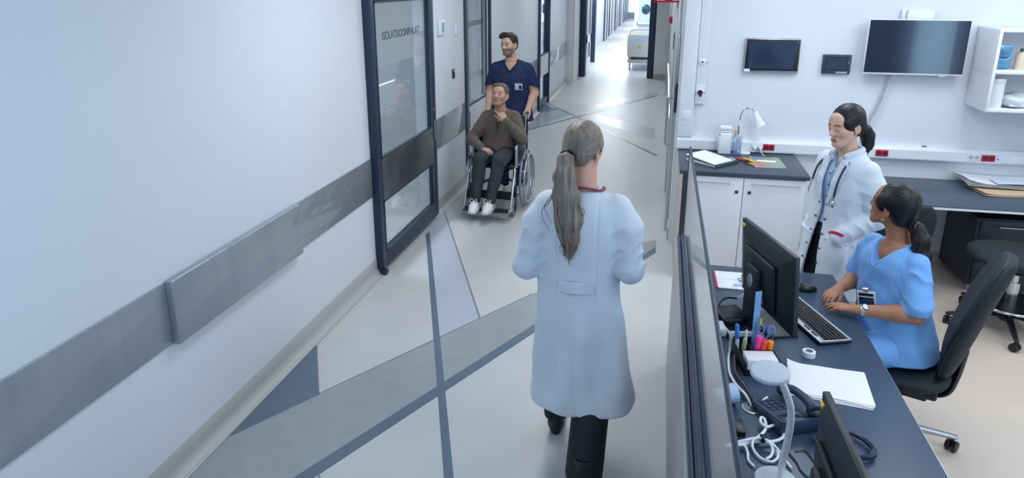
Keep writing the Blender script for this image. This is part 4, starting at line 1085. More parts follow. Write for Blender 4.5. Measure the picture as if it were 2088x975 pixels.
    def build(s, name, m, parent=None, tint=None, biggest=False, smooth=1):
        v, f = s.mesh()
        # light laplacian relaxation
        for _ in range(smooth):
            acc = np.zeros_like(v); cn = np.zeros(len(v))
            for a, b in ((0, 1), (1, 2), (2, 3), (3, 0)):
                np.add.at(acc, f[:, a], v[f[:, b]]); np.add.at(cn, f[:, a], 1)
                np.add.at(acc, f[:, b], v[f[:, a]]); np.add.at(cn, f[:, b], 1)
            v = v*.5+.5*acc/np.maximum(cn, 1)[:, None]
        if biggest:
            lab = np.arange(len(v))
            while True:
                mn = lab[f].min(1); new = lab.copy()
                for a in range(4): np.minimum.at(new, f[:, a], mn)
                new = new[new]
                if (new == lab).all(): break
                lab = new
            u, cn = np.unique(lab, return_counts=True); keep = lab == u[cn.argmax()]
            mp = np.cumsum(keep)-1; f = mp[f[keep[f[:, 0]]]]; v = v[keep]
        me = bpy.data.meshes.new(name)
        me.vertices.add(len(v)); me.vertices.foreach_set('co', v.astype(np.float32).ravel())
        me.loops.add(len(f)*4); me.loops.foreach_set('vertex_index', f.astype(np.int32).ravel())
        me.polygons.add(len(f)); me.polygons.foreach_set('loop_start', np.arange(0, len(f)*4, 4, dtype=np.int32))
        me.update(calc_edges=True); me.validate()
        if tint is not None:
            at = me.color_attributes.new('tint', 'FLOAT_COLOR', 'POINT')
            c = np.ones((len(v), 4), np.float32); c[:, :3] = tint(v); at.data.foreach_set('color', c.ravel())
        me.materials.append(m)
        return finish(name, me, parent, 0)

def sstep(a, b, x):
    t = np.clip((x-a)/(b-a), 0, 1); return t*t*(3-2*t)
def hframe(yaw, pitch=0, roll=0):
    """head frame: x person's right, y face direction, z up; yaw ccw from +y"""
    return np.array((Matrix.Rotation(yaw, 3, 'Z') @ Matrix.Rotation(pitch, 3, 'X') @ Matrix.Rotation(roll, 3, 'Y')))

def head(F, R, o, sc=1., fem=False, mouth=0.):
    F.frame(R, o, sc)
    jw = .90 if fem else 1.
    F.ell((0, -.014, .036), (.074, .092, .080), .01)
    F.ell((0, .026, -.020), (.060*jw+.004, .062, .080), .03)
    F.ell((0, .050, -.078), (.040*jw, .034, .030), .02)
    F.ell((0, .068, -.097), (.020 if fem else .025, .018, .016), .02)
    for s in (-1, 1):
        F.rc((s*.052*jw, .005, -.050), (s*.022*jw, .060, -.098), .017, .016, .02)
        F.ell((s*(.038 if fem else .040), .055 if fem else .058, -.022), (.020, .018, .020), .03)
    F.rc((-.034, .076, .018), (.034, .076, .018), .011 if fem else .014, None, .02)
    F.ell((0, .060, .045), (.05, .026, .04), .02)
    for s in (-1, 1): F.ell((s*.031, .096, .001), (.0165, .014, .0115), .012, 'sub')
    # nose
    F.rc((0, .086, .010), (0, .103 if fem else .106, -.028), .0065, .0105 if fem else .0125, .012)
    for s in (-1, 1): F.ell((s*.0105, .096, -.031), (.0075, .010, .007), .006)
    # eyes, lids
    for s in (-1, 1):
        F.ell((s*.031, .078, .001), .0128, .002)
        F.rc((s*.018, .0865, .0075), (s*.044, .0815, .0065), .0040, .0034, .004)
        F.rc((s*.018, .0855, -.007), (s*.044, .0815, -.006), .0030, .0028, .004)
    # mouth
    F.rc((-.018, .0835, -.0605), (.018, .0835, -.0605), .0056, None, .010)
    F.rc((-.015, .0840, -.0695), (.015, .0840, -.0695), .0060, None, .010)
    F.rc((-.020, .0915, -.0652), (.020, .0915, -.0652), .0016, None, .003, 'sub')
    # ears
    for s in (-1, 1):
        F.ell((s*.0765, -.012, -.008), (.0085, .019, .031), .006, rx=-.15, rz=s*.35)
        F.ell((s*.084, -.006, -.006), (.006, .010, .018), .004, 'sub')
        F.ell((s*.074, -.004, -.036), (.007, .009, .011), .008)
    F.frame()

def face_tint(skin, lip, brow, R, o, sc, stub=None, closed=False):
    skin, lip, brow = [np.array(lin(c)) for c in (skin, lip, brow)]
    st = np.array(lin(stub)) if stub else None
    white = np.array(lin('#b3a59e')); iris = np.array(lin('#2a1c14'))
    def fn(v):
        q = ((v-np.array(o)) @ R)/sc; x, y, z = q.T; ax = np.abs(x)
        c = np.tile(skin, (len(v), 1))
        near = (np.abs(z) < .14) & (ax < .1) & (np.abs(y) < .13)
        def mixin(w, col):
            w = (w*near)[:, None]; c[:] = c*(1-w)+col*w
        # warm blush of cheeks, nose, ears
        mixin(.25*np.exp(-((ax-.04)**2/.0004+(z+.03)**2/.0005))*(y > .03), skin*np.array([1.05, .72, .68]))
        mixin(.35*((ax > .066) & (y < .02) & (z < .03)), skin*np.array([1.05, .75, .70]))
        if st is not None:
            w = sstep(-.030, -.050, z-.55*(.09-y)*.35)*sstep(.0, .02, y)*(1-np.exp(-((z+.066)**2/.00006+x*x/.0004)))
            mixin(.62*w, st)
        lw = sstep(.0085, .0050, np.hypot(np.maximum(ax-.017, 0)*1.2, np.where(z > -.0652, (z+.0605)*1.15, (z+.0695))))*(y > .07)
        mixin(.85*lw, lip)
        mixin(.8*np.exp(-(z+.0652)**2/3e-6)*(ax < .021)*(y > .07), lip*.35)
        bw = sstep(.0062, .0030, np.abs(z-(.0215+.004*np.sin((ax-.014)/.034*PI)-.06*np.maximum(ax-.042, 0))))*sstep(.012, .017, ax)*sstep(.053, .047, ax)*(y > .05)
        mixin(.85*bw, brow)
        d = np.hypot(ax-.031, (z-.001)*1.0)
        ew = (np.hypot((ax-.031), (z-.000)*2.9) < .0125)*(y > .07)
        if not closed: mixin(.9*ew, white); mixin(.95*ew*(d < .0058), iris)
        else: mixin(.8*np.exp(-((z+.0045+.25*(ax-.031)**2/.0135)**2/3e-6))*(np.abs(ax-.031) < .0135)*(y > .068), brow*.5)
        lash = np.exp(-((z-.0068)**2/4e-6))*(np.abs(ax-.031) < .0135)*(y > .068)
        mixin((.25 if closed else .75)*lash, brow*.5)
        return c
    return fn

def hand(F, wrist, fdir, up, side, curl=(.35, .35, .4, .45), sc=1., spread=1., thumb=(.6, .35), k=.006, mcp=None, tip=1.0):
    """fdir: wrist to knuckles; up: back-of-hand normal; side=+1 when the thumb lies toward up x fdir"""
    x = np.array(fdir, float); x /= np.linalg.norm(x)
    z = np.array(up, float); z -= x*(z @ x); z /= np.linalg.norm(z)
    y = np.cross(z, x)*side
    W = lambda p: tuple(np.array(wrist)+sc*(x*p[0]+y*p[1]+z*p[2]))
    kn = [(.086, .030, .0), (.090, .010, .003), (.086, -.010, .001), (.078, -.028, -.004)]
    LEN = [.072, .080, .074, .058]
    for i, b in enumerate(kn):
        F.rc(W((.012, b[1]*.55, 0)), W(b), .0135*sc, .0108*sc, .012)
        cu = curl[i]; m = (mcp[i] if mcp else cu)
        ang = -m; p = np.array(b, float); fan = (b[1]-.0)*.9*spread
        for j, fr in enumerate((.46, .29, .25)):
            d = np.array([math.cos(ang), fan*math.cos(ang)*(.6 if cu < .8 else .1), math.sin(ang)])
            d /= np.linalg.norm(d)
            n = p+d*LEN[i]*fr
            r0 = (.0092, .0082, .0075)[j]*(.9 if i == 3 else 1); r1 = (.0082, .0075, .0062)[j]*(.9 if i == 3 else 1)
            F.rc(W(p), W(n), r0*sc, r1*sc, .004 if j else k)
            p = n; ang -= cu*(1.15 if j == 0 else .8)
    a, b = thumb
    p0 = np.array((.022, .022, -.006)); p1 = p0+.042*np.array((math.cos(a), math.sin(a), -.25)); p2 = p1+.032*np.array((math.cos(a-b), math.sin(a-b), -.30)); p3 = p2+.026*np.array((math.cos(a-2*b), math.sin(a-2*b), -.30))
    F.rc(W(p0), W(p1), .0145*sc, .0115*sc, .012); F.rc(W(p1), W(p2), .0108*sc, .0095*sc, .005); F.rc(W(p2), W(p3), .0092*sc, .0072*sc, .004)
    F.rc(W((-.015, 0, 0)), W((.03, 0, -.002)), .021*sc, .020*sc, .015, flat=(z, 1.35))

def wrinkle(seed, amp, f):
    """smooth pseudo-random cloth ripples"""
    r = random.Random(seed); W = []
    for i in range(7):
        d = np.array([r.gauss(0, 1), r.gauss(0, 1), r.gauss(0, .7)]); d *= f*r.uniform(.6, 1.6)/np.linalg.norm(d)
        W.append((d.astype(np.float32), r.uniform(0, 6.28), r.uniform(.5, 1)))
    def fn(q):
        s = 0
        for d, ph, a in W: s = s+a*np.sin(q @ d+ph+.8*np.sin(q @ d[::-1].copy()*.6+ph*2))
        s = s/3.
        return (amp*(np.abs(s)-.45)).astype(np.float32)
    return fn
def ringfold(a, b, amp, n, seed=0):
    """irregular creases running across a limb from a to b"""
    a = np.array(a, np.float32); b = np.array(b, np.float32); d = b-a; L = float(np.linalg.norm(d)); d /= L
    wr = wrinkle(int(seed*7+31), 1., 24)
    def fn(q):
        pa = q-a; t = pa @ d; rr = pa-t[..., None]*d; dist = np.sqrt((rr*rr).sum(-1))
        w = np.exp(-(np.maximum(np.maximum(-t, t-L), 0)/.04)**2)*np.exp(-(np.maximum(dist-.09, 0)/.02)**2)
        n0 = wr(q)
        ph = t/L*n*6.28+n0*5+rr[..., 0]*30-rr[..., 2]*24+seed
        return amp*w*(np.abs(np.sin(ph*.5))**.7-.55)*(.35+1.2*np.clip(n0+.3, 0, 1))
    return fn

M_skin = {}
def skin_mat(name): return mat(name, '#c9a28c', .5, spec=.35, sss=.06, tint=True)
def hair_mat(name, col, stretch=(1, 1, .12), var=.35, vs=120, bump=.2):
    return mat(name, col, .45, spec=.4, var=var, vscale=vs, stretch=stretch, bump=bump, bscale=160)
def strands(name, roots, m, parent, r=.0014):
    """a few separate locks of hair as thin tapered tubes joined into one part"""
    mb = MB()
    for pts in roots:
        c = catmull(pts, 6); n = len(c)
        mb.tube(c, [r*(1-.75*i/(n-1)) for i in range(n)], 5)
    return mb.build(name, m, parent, ang=0)
def person(loc, rz, label, F, m, tint):
    o = F.build('person', m, None, tint, biggest=True)
    o.location = loc; o.rotation_euler = (0, 0, rz)
    return tag(o, label, 'person')
# ------------------------------------------------------------------ walking doctor seen from behind
M_coat = mat('white_coat_cotton', '#d3dce9', .75, sheen=.15, bump=.12, bscale=350)
M_trou = mat('black_trouser_cloth', '#10141b', .7, bump=.1, bscale=400)
M_shoeb = mat('black_leather', '#14161a', .32)
def build_walker():
    R = hframe(math.radians(-24), math.radians(-6), math.radians(4)); ho = (-.008, .035, 1.598)
    F = Fld((-.36, -.42, 0), (.36, .50, 1.76), .0055)
    head(F, R, ho, .985, True)
    F.rc((0, .0, 1.40), (-.004, .022, 1.53), .060, .052, .03)
    F.loft([(.80, 0, 0, .14, .10), (1.0, 0, 0, .125, .09), (1.2, 0, 0, .145, .095), (1.34, 0, -.01, .13, .075), (1.40, 0, -.005, .07, .06)], .02)
    for s, el, wr in ((-1, (-.232, -.035, 1.095), (-.13, .20, 1.10)), (1, (.208, -.035, 1.11), (.11, .21, 1.13))):
        F.rc((s*.15, -.01, 1.34), el, .050, .040, .03); F.rc(el, wr, .038, .027, .02)
        hand(F, wr, (-s*.35, .9, .15), (0, -.2, 1), s*-1., (.5, .6, .7, .7), .95)
    # legs
    F.rc((-.09, .02, .86), (-.115, .165, .48), .075, .055, .03); F.rc((-.115, .165, .48), (-.128, .205, .09), .050, .034, .02)
    F.rc((.09, 0, .86), (.080, -.06, .47), .075, .055, .03); F.rc((.080, -.06, .47), (.065, -.25, .13), .050, .034, .02)
    F.rc((-.128, .215, .05), (-.13, .34, .03), .032, .03, .02, flat=((0, 0, 1), 1.3)); F.rc((.065, -.24, .10), (.062, -.13, .03), .032, .03, .02)
    o = person((-.30, 2.95, 0), 0, 'blonde woman in a long white coat and black trousers walking away down the corridor', F, skin_mat('skin_fair'), face_tint('#d3a893', '#b2555a', '#6b5340', R, ho, .985))
    # trousers and shoes
    T = Fld((-.28, -.42, 0), (.28, .42, .95), .007)
    T.rc((-.09, .02, .86), (-.115, .165, .48), .095, .078, .02); T.rc((-.115, .165, .48), (-.128, .200, .13), .076, .060, .02); T.rc((-.128, .2, .13), (-.128, .2, .10), .058, .056, .02)
    T.rc((.09, 0, .86), (.080, -.06, .47), .10, .088, .02); T.rc((.080, -.06, .47), (.066, -.235, .115), .088, .086, .02)
    T.cut(lambda q: np.where(q[..., 0] < 0, .105-q[..., 2], .055-q[..., 2]-.35*(q[..., 1]+.24)))
    T.warp(wrinkle(5, .003, 16))
    T.build('trousers', M_trou, o)
    for s, h_, toe, lab in ((-1, (-.128, .185, 0), (-.135, .40, 0), 0), (1, (.065, -.285, .085), (.062, -.09, 0), 0)):
        S = Fld((min(h_[0], toe[0])-.08, h_[1]-.1, -.02), (max(h_[0], toe[0])+.08, toe[1]+.1, .22), .005)
        S.rc((h_[0], h_[1]+.02, h_[2]+.055), (toe[0], toe[1]-.05, toe[2]+.040), .040, .038, .02); S.rc((toe[0], toe[1]-.06, toe[2]+.030), (toe[0], toe[1], toe[2]+.026), .038, .024, .02)
        S.rc((h_[0], h_[1]+.02, h_[2]+.06), (h_[0], h_[1]+.03, h_[2]+.13), .042, .046, .02)
        S.rc((h_[0], h_[1]+.012, h_[2]+.02), (h_[0], h_[1]+.012, h_[2]+.03), .030, .032, .01)
        S.cut(lambda q, z0=min(h_[2], 0): z0-q[..., 2])
        S.build('shoe', M_shoeb, o)
    # coat
    C = Fld((-.42, -.34, .34), (.42, .36, 1.52), .006)
    fr = wrinkle(11, .011, 11); fr2 = wrinkle(12, .007, 24)
    def fold(th, z, q):
        low = sstep(1.0, .45, z)
        low = low*sstep(.37, .52, z)*.7+low*.3
        s = .016*low*np.sin(5*th+.7+1.2*np.sin(z*5))+.010*low*np.sin(9*th+2+z*4)
        s = s-.006*np.exp(-((q[..., 0]-.012-.015*np.sin(z*7))/.006)**2)*(q[..., 1] < 0)*sstep(1.0, .9, z)*-.8
        s = s+.006*np.exp(-((np.abs(q[..., 0]+.01)-.085)/.004)**2)*(q[..., 1] < 0)*sstep(.6, .8, z)
        return (s+(fr(q)*.8+fr2(q)*.6)*sstep(.37, .46, z)).astype(np.float32)
    C.loft([(.375, .028, -.015, .255, .185), (.50, .022, -.01, .238, .168), (.70, .008, -.005, .212, .142), (.88, -.008, 0, .192, .125), (1.00, -.012, 0, .183, .116), (1.12, -.008, -.005, .185, .118),
            (1.24, 0, -.01, .195, .120), (1.31, 0, -.012, .190, .112), (1.36, 0, -.012, .165, .098), (1.395, 0, -.006, .115, .082), (1.425, 0, .0, .078, .074)], .02, fold=fold)
    for s, el, wr in ((-1, (-.248, -.035, 1.050), (-.155, .185, 1.075)), (1, (.222, -.035, 1.070), (.130, .195, 1.10))):
        C.rc((s*.150, -.01, 1.335), (s*.195, -.022, 1.25), .070, .073, .03); C.rc((s*.195, -.022, 1.25), el, .072, .062, .03)
        C.rc(el, (el[0]+(wr[0]-el[0])*.2, el[1]+.05, el[2]-.005), .063, .062, .02)
        C.rc(el, wr, .062, .050, .025); 
        C.warp(ringfold((s*.19, -.02, 1.25), el, .010, 2.2, s), (-.42, -.2, .9), (.42, .3, 1.4)); C.warp(ringfold(el, wr, .010, 2.0, s+2), (-.42, -.2, .9), (.42, .3, 1.3))
    # hollow hem and neck
    C.loft([(.33, .028, -.015, .222, .152), (.41, .026, -.012, .214, .146), (.44, .025, -.01, .10, .08)], .0, 'sub')
    C.rc((0, .004, 1.39), (0, .02, 1.5), .064, .060, .004, 'sub')
    # turned collar
    C.chain([(math.cos(a)*.071, .012+math.sin(a)*.066, 1.415+.012*math.sin(a)) for a in np.linspace(PI*.95, PI*2.05, 14)], [.013]*14, .006)
    C.build('lab_coat', M_coat, o)
    HB = MB()
    def hb(u, v):
        x = -.085+u*.155; z = .968+v*.052
        return (x, -.1235-.006*math.cos((x+.01)/.09*1.4)+.0+.004*math.sin(x*60), z)
    HB.sheet(hb, 16, 3, .007); HB.build('half_belt', M_coat, o, ang=60)
    MB().tube([(math.cos(a)*.0815, .006+math.sin(a)*.080, 1.432-.012*math.cos(a*2)) for a in np.linspace(PI*.9, PI*2.1, 26)], .016, 8, flat=.3).build('lanyard', mat('wine_red_ribbon', '#8d2f55', .6), o)
    # hair
    M_h = hair_mat('ash_blonde_hair', '#82766b', (1, 1, .06), .38, 60)
    H = Fld((-.15, -.16, 1.40), (.15, .19, 1.76), .0042); H.frame(R, ho, .985)
    H.ell((0, -.020, .040), (.084, .098, .086), .01); H.ell((0, -.060, -.020), (.070, .055, .060), .03)
    for s in (-1, 1): H.ell((s*.066, -.01, .012), (.018, .052, .045), .02)
    H.ell((0, .098, -.035), (.066, .062, .098), .012, 'sub'); H.ell((0, .03, -.115), (.085, .075, .055), .012, 'sub')
    for s in (-1, 1): H.ell((s*.082, -.004, -.022), (.014, .024, .030), .010, 'sub')
    H.cut(lambda q: -.088-q[..., 2]+.3*np.maximum(q[..., 1]+.06, 0))
    tie = np.array((-.006, -.128, -.030))
    def comb(q):
        p = q-tie.astype(np.float32); a = np.arctan2(p[..., 0], p[..., 2]+.02); rr = np.sqrt((p*p).sum(-1))
        return .0010*np.sin(a*26+rr*12)*sstep(.02, .06, rr)+.0006*np.sin(a*61+rr*20)*sstep(.02, .06, rr)
    H.warp(comb, (-.12, -.14, -.12), (.12, .12, .14)); H.frame()
    H.build('hair', M_h, o)
    tw = (np.array(tie)*.985) @ R.T+np.array(ho)
    tx, ty, tz = tw
    Pn = Fld((-.22, -.30, 1.08), (.14, .02, 1.66), .0045)
    path = [(tx, ty+.015, tz+.005), (tx-.004, ty-.030, tz-.012), (tx-.004, ty-.048, tz-.075), (tx+.006, ty-.050, tz-.17), (tx+.018, ty-.050, tz-.27), (tx+.026, ty-.052, tz-.36), (tx+.034, ty-.054, tz-.445)]
    Pn.chain(path, [.022, .030, .042, .055, .056, .040, .008], .03, flat=((0, 1, 0), 1.5))
    Pn.warp(lambda q: (.0024*np.sin((q[..., 0]-tx)*210+2.0*np.sin(q[..., 2]*9)+q[..., 2]*6)+.0013*np.sin((q[..., 0]-tx)*480+2*np.sin(q[..., 2]*11))).astype(np.float32))
    Pn.build('ponytail', M_h, o)
    MB().tube([(tx+.030*math.cos(a), ty-.012+.006*math.sin(a), tz-.002+.028*math.sin(a)) for a in [2*PI*i/20 for i in range(20)]], .006, 8, closed=True).build('hair_tie', M_black, o)
    rn = random.Random(4); L = []
    for i in range(34):
        u = rn.uniform(-1, 1); y0 = ty-.075+rn.uniform(-.012, .012)
        x0 = tx+.01+u*.045; z0 = tz-.16-rn.random()*.12; zl = tz-.40-rn.random()*.085*(1-abs(u)*.6)
        sw = rn.uniform(-.02, .02); xe = tx+.030+u*.022
        L.append([(x0, y0, z0), (x0*.6+xe*.4+sw, y0-.006, z0*.6+zl*.4), (x0*.2+xe*.8-sw, y0-.002, z0*.25+zl*.75), (xe+sw*.5, y0+.01, zl)])
    for (dx, dz) in ((-.085, -.30), (-.075, -.26), (.075, -.27), (.07, -.30)):
        L.append([(tx+dx*.5, ty-.06, tz-.14), (tx+dx*.95, ty-.07, tz-.20), (tx+dx*1.15, ty-.055, tz+dz*.85), (tx+dx*.75, ty-.05, tz+dz-.03)])
    strands('loose_locks', L, M_h, o, .0032)
build_walker()
# ------------------------------------------------------------------ wheelchair (faces -y, toward the camera)
M_sil = mat('silver_tube', '#b9c0c8', .25, metal=.85)
M_tyre = mat('grey_tyre', '#858b93', .6)
M_vinyl = mat('black_vinyl', '#14171d', .45)
WC = Vector((-1.605, 6.93, 0))
T = thing('wheelchair', 'silver and black wheelchair carrying the man in the brown sweater', 'wheelchair', WC, math.radians(-1.5))
for s in (-1, 1):
    x = s*.272
    R = Matrix.Translation((x, .06, .300)) @ Matrix.Rotation(PI/2, 4, 'Y')
    W_ = MB().at(M=R).tube([(math.cos(2*PI*i/48)*.288, math.sin(2*PI*i/48)*.288, 0) for i in range(48)], .0125, 10, closed=True).build('wheel_tyre', M_tyre, T)
    MB().at(M=R).tube([(math.cos(2*PI*i/48)*.272, math.sin(2*PI*i/48)*.272, 0) for i in range(48)], .009, 8, closed=True).build('rim', M_sil, W_)
    mb = MB().at(M=R).cyl((0, 0, -.03), (0, 0, .03), .026)
    for k in range(18):
        a = 2*PI*k/18; mb.tube([(math.cos(a+.3*(-1)**k)*.02, math.sin(a+.3*(-1)**k)*.02, .018*(-1)**k), (math.cos(a)*.268, math.sin(a)*.268, 0)], .0022, 5)
    mb.build('spokes', M_sil, W_)
    hr = MB().at(M=Matrix.Translation((x+s*.036, .06, .300)) @ Matrix.Rotation(PI/2, 4, 'Y')).tube([(math.cos(2*PI*i/48)*.255, math.sin(2*PI*i/48)*.255, 0) for i in range(48)], .0115, 10, closed=True)
    for k in range(6):
        a = 2*PI*k/6; hr.cyl((math.cos(a)*.268, math.sin(a)*.268, -.034*s), (math.cos(a)*.255, math.sin(a)*.255, 0), .004, n=8)
    hr.build('hand_rim', M_sil, T)
    # side frame
    fx = s*.225
    fr = MB()
    fr.tube(catmull([(fx, .20, .20), (fx, .20, .48), (fx, .215, .70), (fx, .22, .93)], 4), .0115, 10)
    fr.tube(catmull([(fx, .21, .44), (fx, -.05, .47), (fx, -.24, .48), (fx, -.29, .44), (fx, -.305, .36)], 5), .0115, 10)
    fr.tube([(fx, .20, .215), (fx, -.25, .215)], .0115, 10)
    fr.tube([(fx, -.25, .215), (fx, -.25, .47)], .0115, 10)
    fr.tube([(fx, .14, .44), (fx, .14, .70)], .010, 8).tube([(fx, -.16, .46), (fx, -.16, .70)], .010, 8)
    fr.tube(catmull([(fx, .15, .695), (fx, -.12, .70), (fx, -.19, .69), (fx, -.215, .64), (fx, -.215, .48)], 5), .011, 10)
    fr.box(fx-.006, fx+.006, .1, .2, .28, .34)
    fr.build('side_frame', M_sil, T)
    MB().box(fx-.027, fx+.027, -.17, .16, .705, .740).build('armrest_pad', M_vinyl, T, bevel=.012, seg=3)
    MB().box(fx-.004, fx+.004, -.15, .14, .47, .69).build('skirt_guard', M_vinyl, T, bevel=.002)
    MB().tube(catmull([(fx, .22, .92), (fx, .26, .945), (fx, .34, .945)], 5), .0115, 10).build('push_handle_tube', M_sil, T)
    MB().tube([(fx, .26, .945), (fx, .275, .945), (fx, .36, .945), (fx, .365, .945)], [.0165, .0185, .0185, .012], 12).build('grip', M_black, T)
    # castor
    cx = s*.232
    cw = MB().cyl((cx-.016, -.34, .088), (cx+.016, -.34, .088), .088, n=30).build('castor_wheel', M_tyre, T, bevel=.006)
    MB().cyl((cx-.019, -.34, .088), (cx+.019, -.34, .088), .045, n=20).build('castor_hub', M_black, cw)
    MB().box(cx-.028, cx-.021, -.365, -.30, .07, .205).box(cx+.021, cx+.028, -.365, -.30, .07, .205).box(cx-.028, cx+.028, -.33, -.27, .19, .215).cyl((cx, -.285, .2), (cx, -.285, .30), .019).build('castor_fork', M_black, T, bevel=.002)
    # leg rest hanger and foot plate
    MB().tube(catmull([(fx+s*.012, -.27, .455), (fx+s*.014, -.33, .43), (fx+s*.016, -.42, .29), (fx+s*.016, -.485, .16), (fx+s*.016, -.505, .112)], 5), .0125, 10).build('legrest_hanger', M_sil, T)
    MB().box(fx+s*.016-.016, fx+s*.016+.016, -.56, -.47, .098, .130).build('footrest_clamp', M_sil, T, bevel=.006)
    MB().at((s*.118, -.525, .105), rx=-.10).box(-.112, .112, -.085, .075, -.007, .007).build('footplate', M_black, T, bevel=.005)
    MB().tube([(fx+s*.02, -.06, .40), (fx+s*.06, -.075, .43), (fx+s*.065, -.12, .52)], .007, 8).ell((fx+s*.065, -.125, .53), (.012, .012, .022)).build('brake_lever', M_black, T)
MB().box(-.215, .215, -.25, .20, .462, .505).build('seat', M_vinyl, T, bevel=.014, seg=3)
MB().at((0, .222, .70), rx=-.06).box(-.215, .215, -.012, .012, -.22, .20).build('backrest', M_vinyl, T, bevel=.01)
MB().at((0, .02, .325)).tube([(-.215, -.03, -.11), (.215, -.03, .13)], .0115, 8).tube([(.215, .0, -.11), (-.215, .0, .13)], .0115, 8).build('cross_brace', M_black, T)
MB().sheet(lambda u, v: (-.235+.47*u, -.41+.02*math.sin(PI*u), .185+v*.085), 14, 3, .006).build('calf_strap', M_vinyl, T, ang=60)
# ------------------------------------------------------------------ seated man (canonical frame faces +y, turned half round)
M_brown = mat('brown_knit', '#5f544c', .85, sheen=.2, bump=.2, bscale=300)
M_slate = mat('dark_slate_trouser', '#2b333c', .8, bump=.1, bscale=350)
M_sneak = mat('white_sneaker', '#e3e6ea', .5)
M_navys = mat('navy_scrub_cotton', '#07224c', .75, bump=.1, bscale=350)
def build_patient():
    R = hframe(math.radians(-9), math.radians(14), math.radians(-2)); ho = (-.005, -.005, 1.180)
    # right side of the person is +x in this frame; the raised hand is his left one, at -x
    F = Fld((-.40, -.30, .08), (.40, .75, 1.34), .0048)
    head(F, R, ho, 1.03)
    F.rc((0, -.05, .98), (0, -.015, 1.11), .060, .056, .03)
    for s in (-1, 1): F.rc((s*.02, -.06, 1.005), (s*.14, -.05, .945), .04, .04, .03)
    F.loft([(.50, 0, -.04, .15, .10), (.75, 0, -.05, .14, .10), (.92, 0, -.06, .15, .09), (.985, 0, -.055, .07, .06)], .02)
    shL, elL, wrL = (-.175, -.045, .945), (-.258, .10, .750), (-.118, .205, .950)
    shR, elR, wrR = (.175, -.045, .935), (.285, .06, .715), (.125, .275, .672)
    for a, b, c in ((shL, elL, wrL), (shR, elR, wrR)): F.rc(a, b, .045, .040, .03); F.rc(b, c, .040, .027, .02)
    # left hand to the chin: index and thumb up along the jaw, other fingers folded
    hand(F, wrL, (.60, .02, .85), (-.45, .85, .2), 1., (.25, 1.25, 1.35, 1.4), 1.0, thumb=(.55, .25), mcp=(.15, .9, 1.1, 1.2))
    hand(F, wrR, (-.75, .62, -.02), (.1, .15, 1), 1., (.35, .45, .5, .5), 1.0, thumb=(.4, .3))
    F.rc((-.09, .0, .57), (-.105, .44, .60), .06, .05); F.rc((.09, 0, .57), (.10, .44, .60), .06, .05)
    F.rc((-.105, .44, .60), (-.035, .53, .17), .045, .035); F.rc((.10, .44, .60), (.125, .53, .17), .045, .035)
    o = person((-1.605, 6.93, 0), PI, 'seated grey haired man in a brown sweater with his hand at his chin', F, skin_mat('skin_fair'), face_tint('#c69a85', '#94605a', '#4a4340', R, ho, 1.03, stub='#a5836f'))
    S = Fld((-.42, -.26, .52), (.42, .42, 1.10), .0055)
    w1 = wrinkle(21, .012, 17); w2 = wrinkle(22, .005, 38)
    S.loft([(.555, 0, -.02, .185, .155), (.62, 0, -.025, .192, .150), (.72, 0, -.04, .186, .128), (.84, 0, -.05, .190, .118), (.91, 0, -.055, .180, .105), (.965, 0, -.055, .140, .092), (1.01, 0, -.052, .084, .074)], .02, fold=lambda th, z, q: w1(q)+w2(q))
    for s in (-1, 1): S.rc((s*.03, -.055, .985), (s*.14, -.05, .95), .052, .056, .03)
    for (a, b, c, sd) in ((shL, elL, wrL, 1), (shR, elR, wrR, 2)):
        S.rc((a[0]*.85, a[1], a[2]-.005), b, .070, .062, .03); S.rc(b, c, .061, .043, .02)
        e = np.array(c)-np.array(b); e /= np.linalg.norm(e)
        S.rc(tuple(np.array(c)-e*.025), tuple(np.array(c)+e*.0), .040, .037, .006)
        S.warp(ringfold(a, b, .008, 3, sd)); S.warp(ringfold(b, c, .008, 3, sd+3))
    S.rc((0, -.04, .975), (0, -.02, 1.08), .066, .062, .006, 'sub')
    S.cut(lambda q: np.where(q[..., 1] > .02, ((q[..., 2]-.875)*.30-np.abs(q[..., 0]))*.8, -1), (-.12, .0, .80), (.12, .2, 1.08), k=0)
    # knit collar
    for s in (-1, 1):
        S.chain([(s*.072*math.cos(a), -.045+.075*math.sin(a), 1.010-.022*max(0, math.sin(a))) for a in np.linspace(-PI/2, PI*.42, 9)], [.015]*9, .008)
    S.build('sweater', M_brown, o)
    MB().tube(catmull([(.008, .058, .945), (.012, .078, .91), (-.004, .082, .88), (.01, .084, .85), (.0, .086, .83)], 5), .006, 7).tube(catmull([(-.014, .06, .945), (-.018, .078, .915), (.006, .083, .89), (-.016, .086, .855)], 5), .006, 7).build('neck_lacing', mat('dark_brown_cord', '#3c342f', .8), o)
    P = Fld((-.28, -.20, .10), (.28, .64, .74), .0055)
    for s, kn, an in ((-1, (-.100, .435, .602), (-.030, .535, .235)), (1, (.100, .435, .602), (.125, .535, .235))):
        P.rc((s*.085, .02, .575), kn, .092, .074, .03); P.rc(kn, an, .072, .052, .02)
        an2 = (an[0], an[1]+.01, an[2]-.06); P.rc(an, an2, .052, .050, .01)
    P.ell((0, -.02, .575), (.185, .14, .085), .03)
    P.warp(wrinkle(33, .006, 26)); P.cut(lambda q: .185-q[..., 2])
    P.build('trousers', M_slate, o)
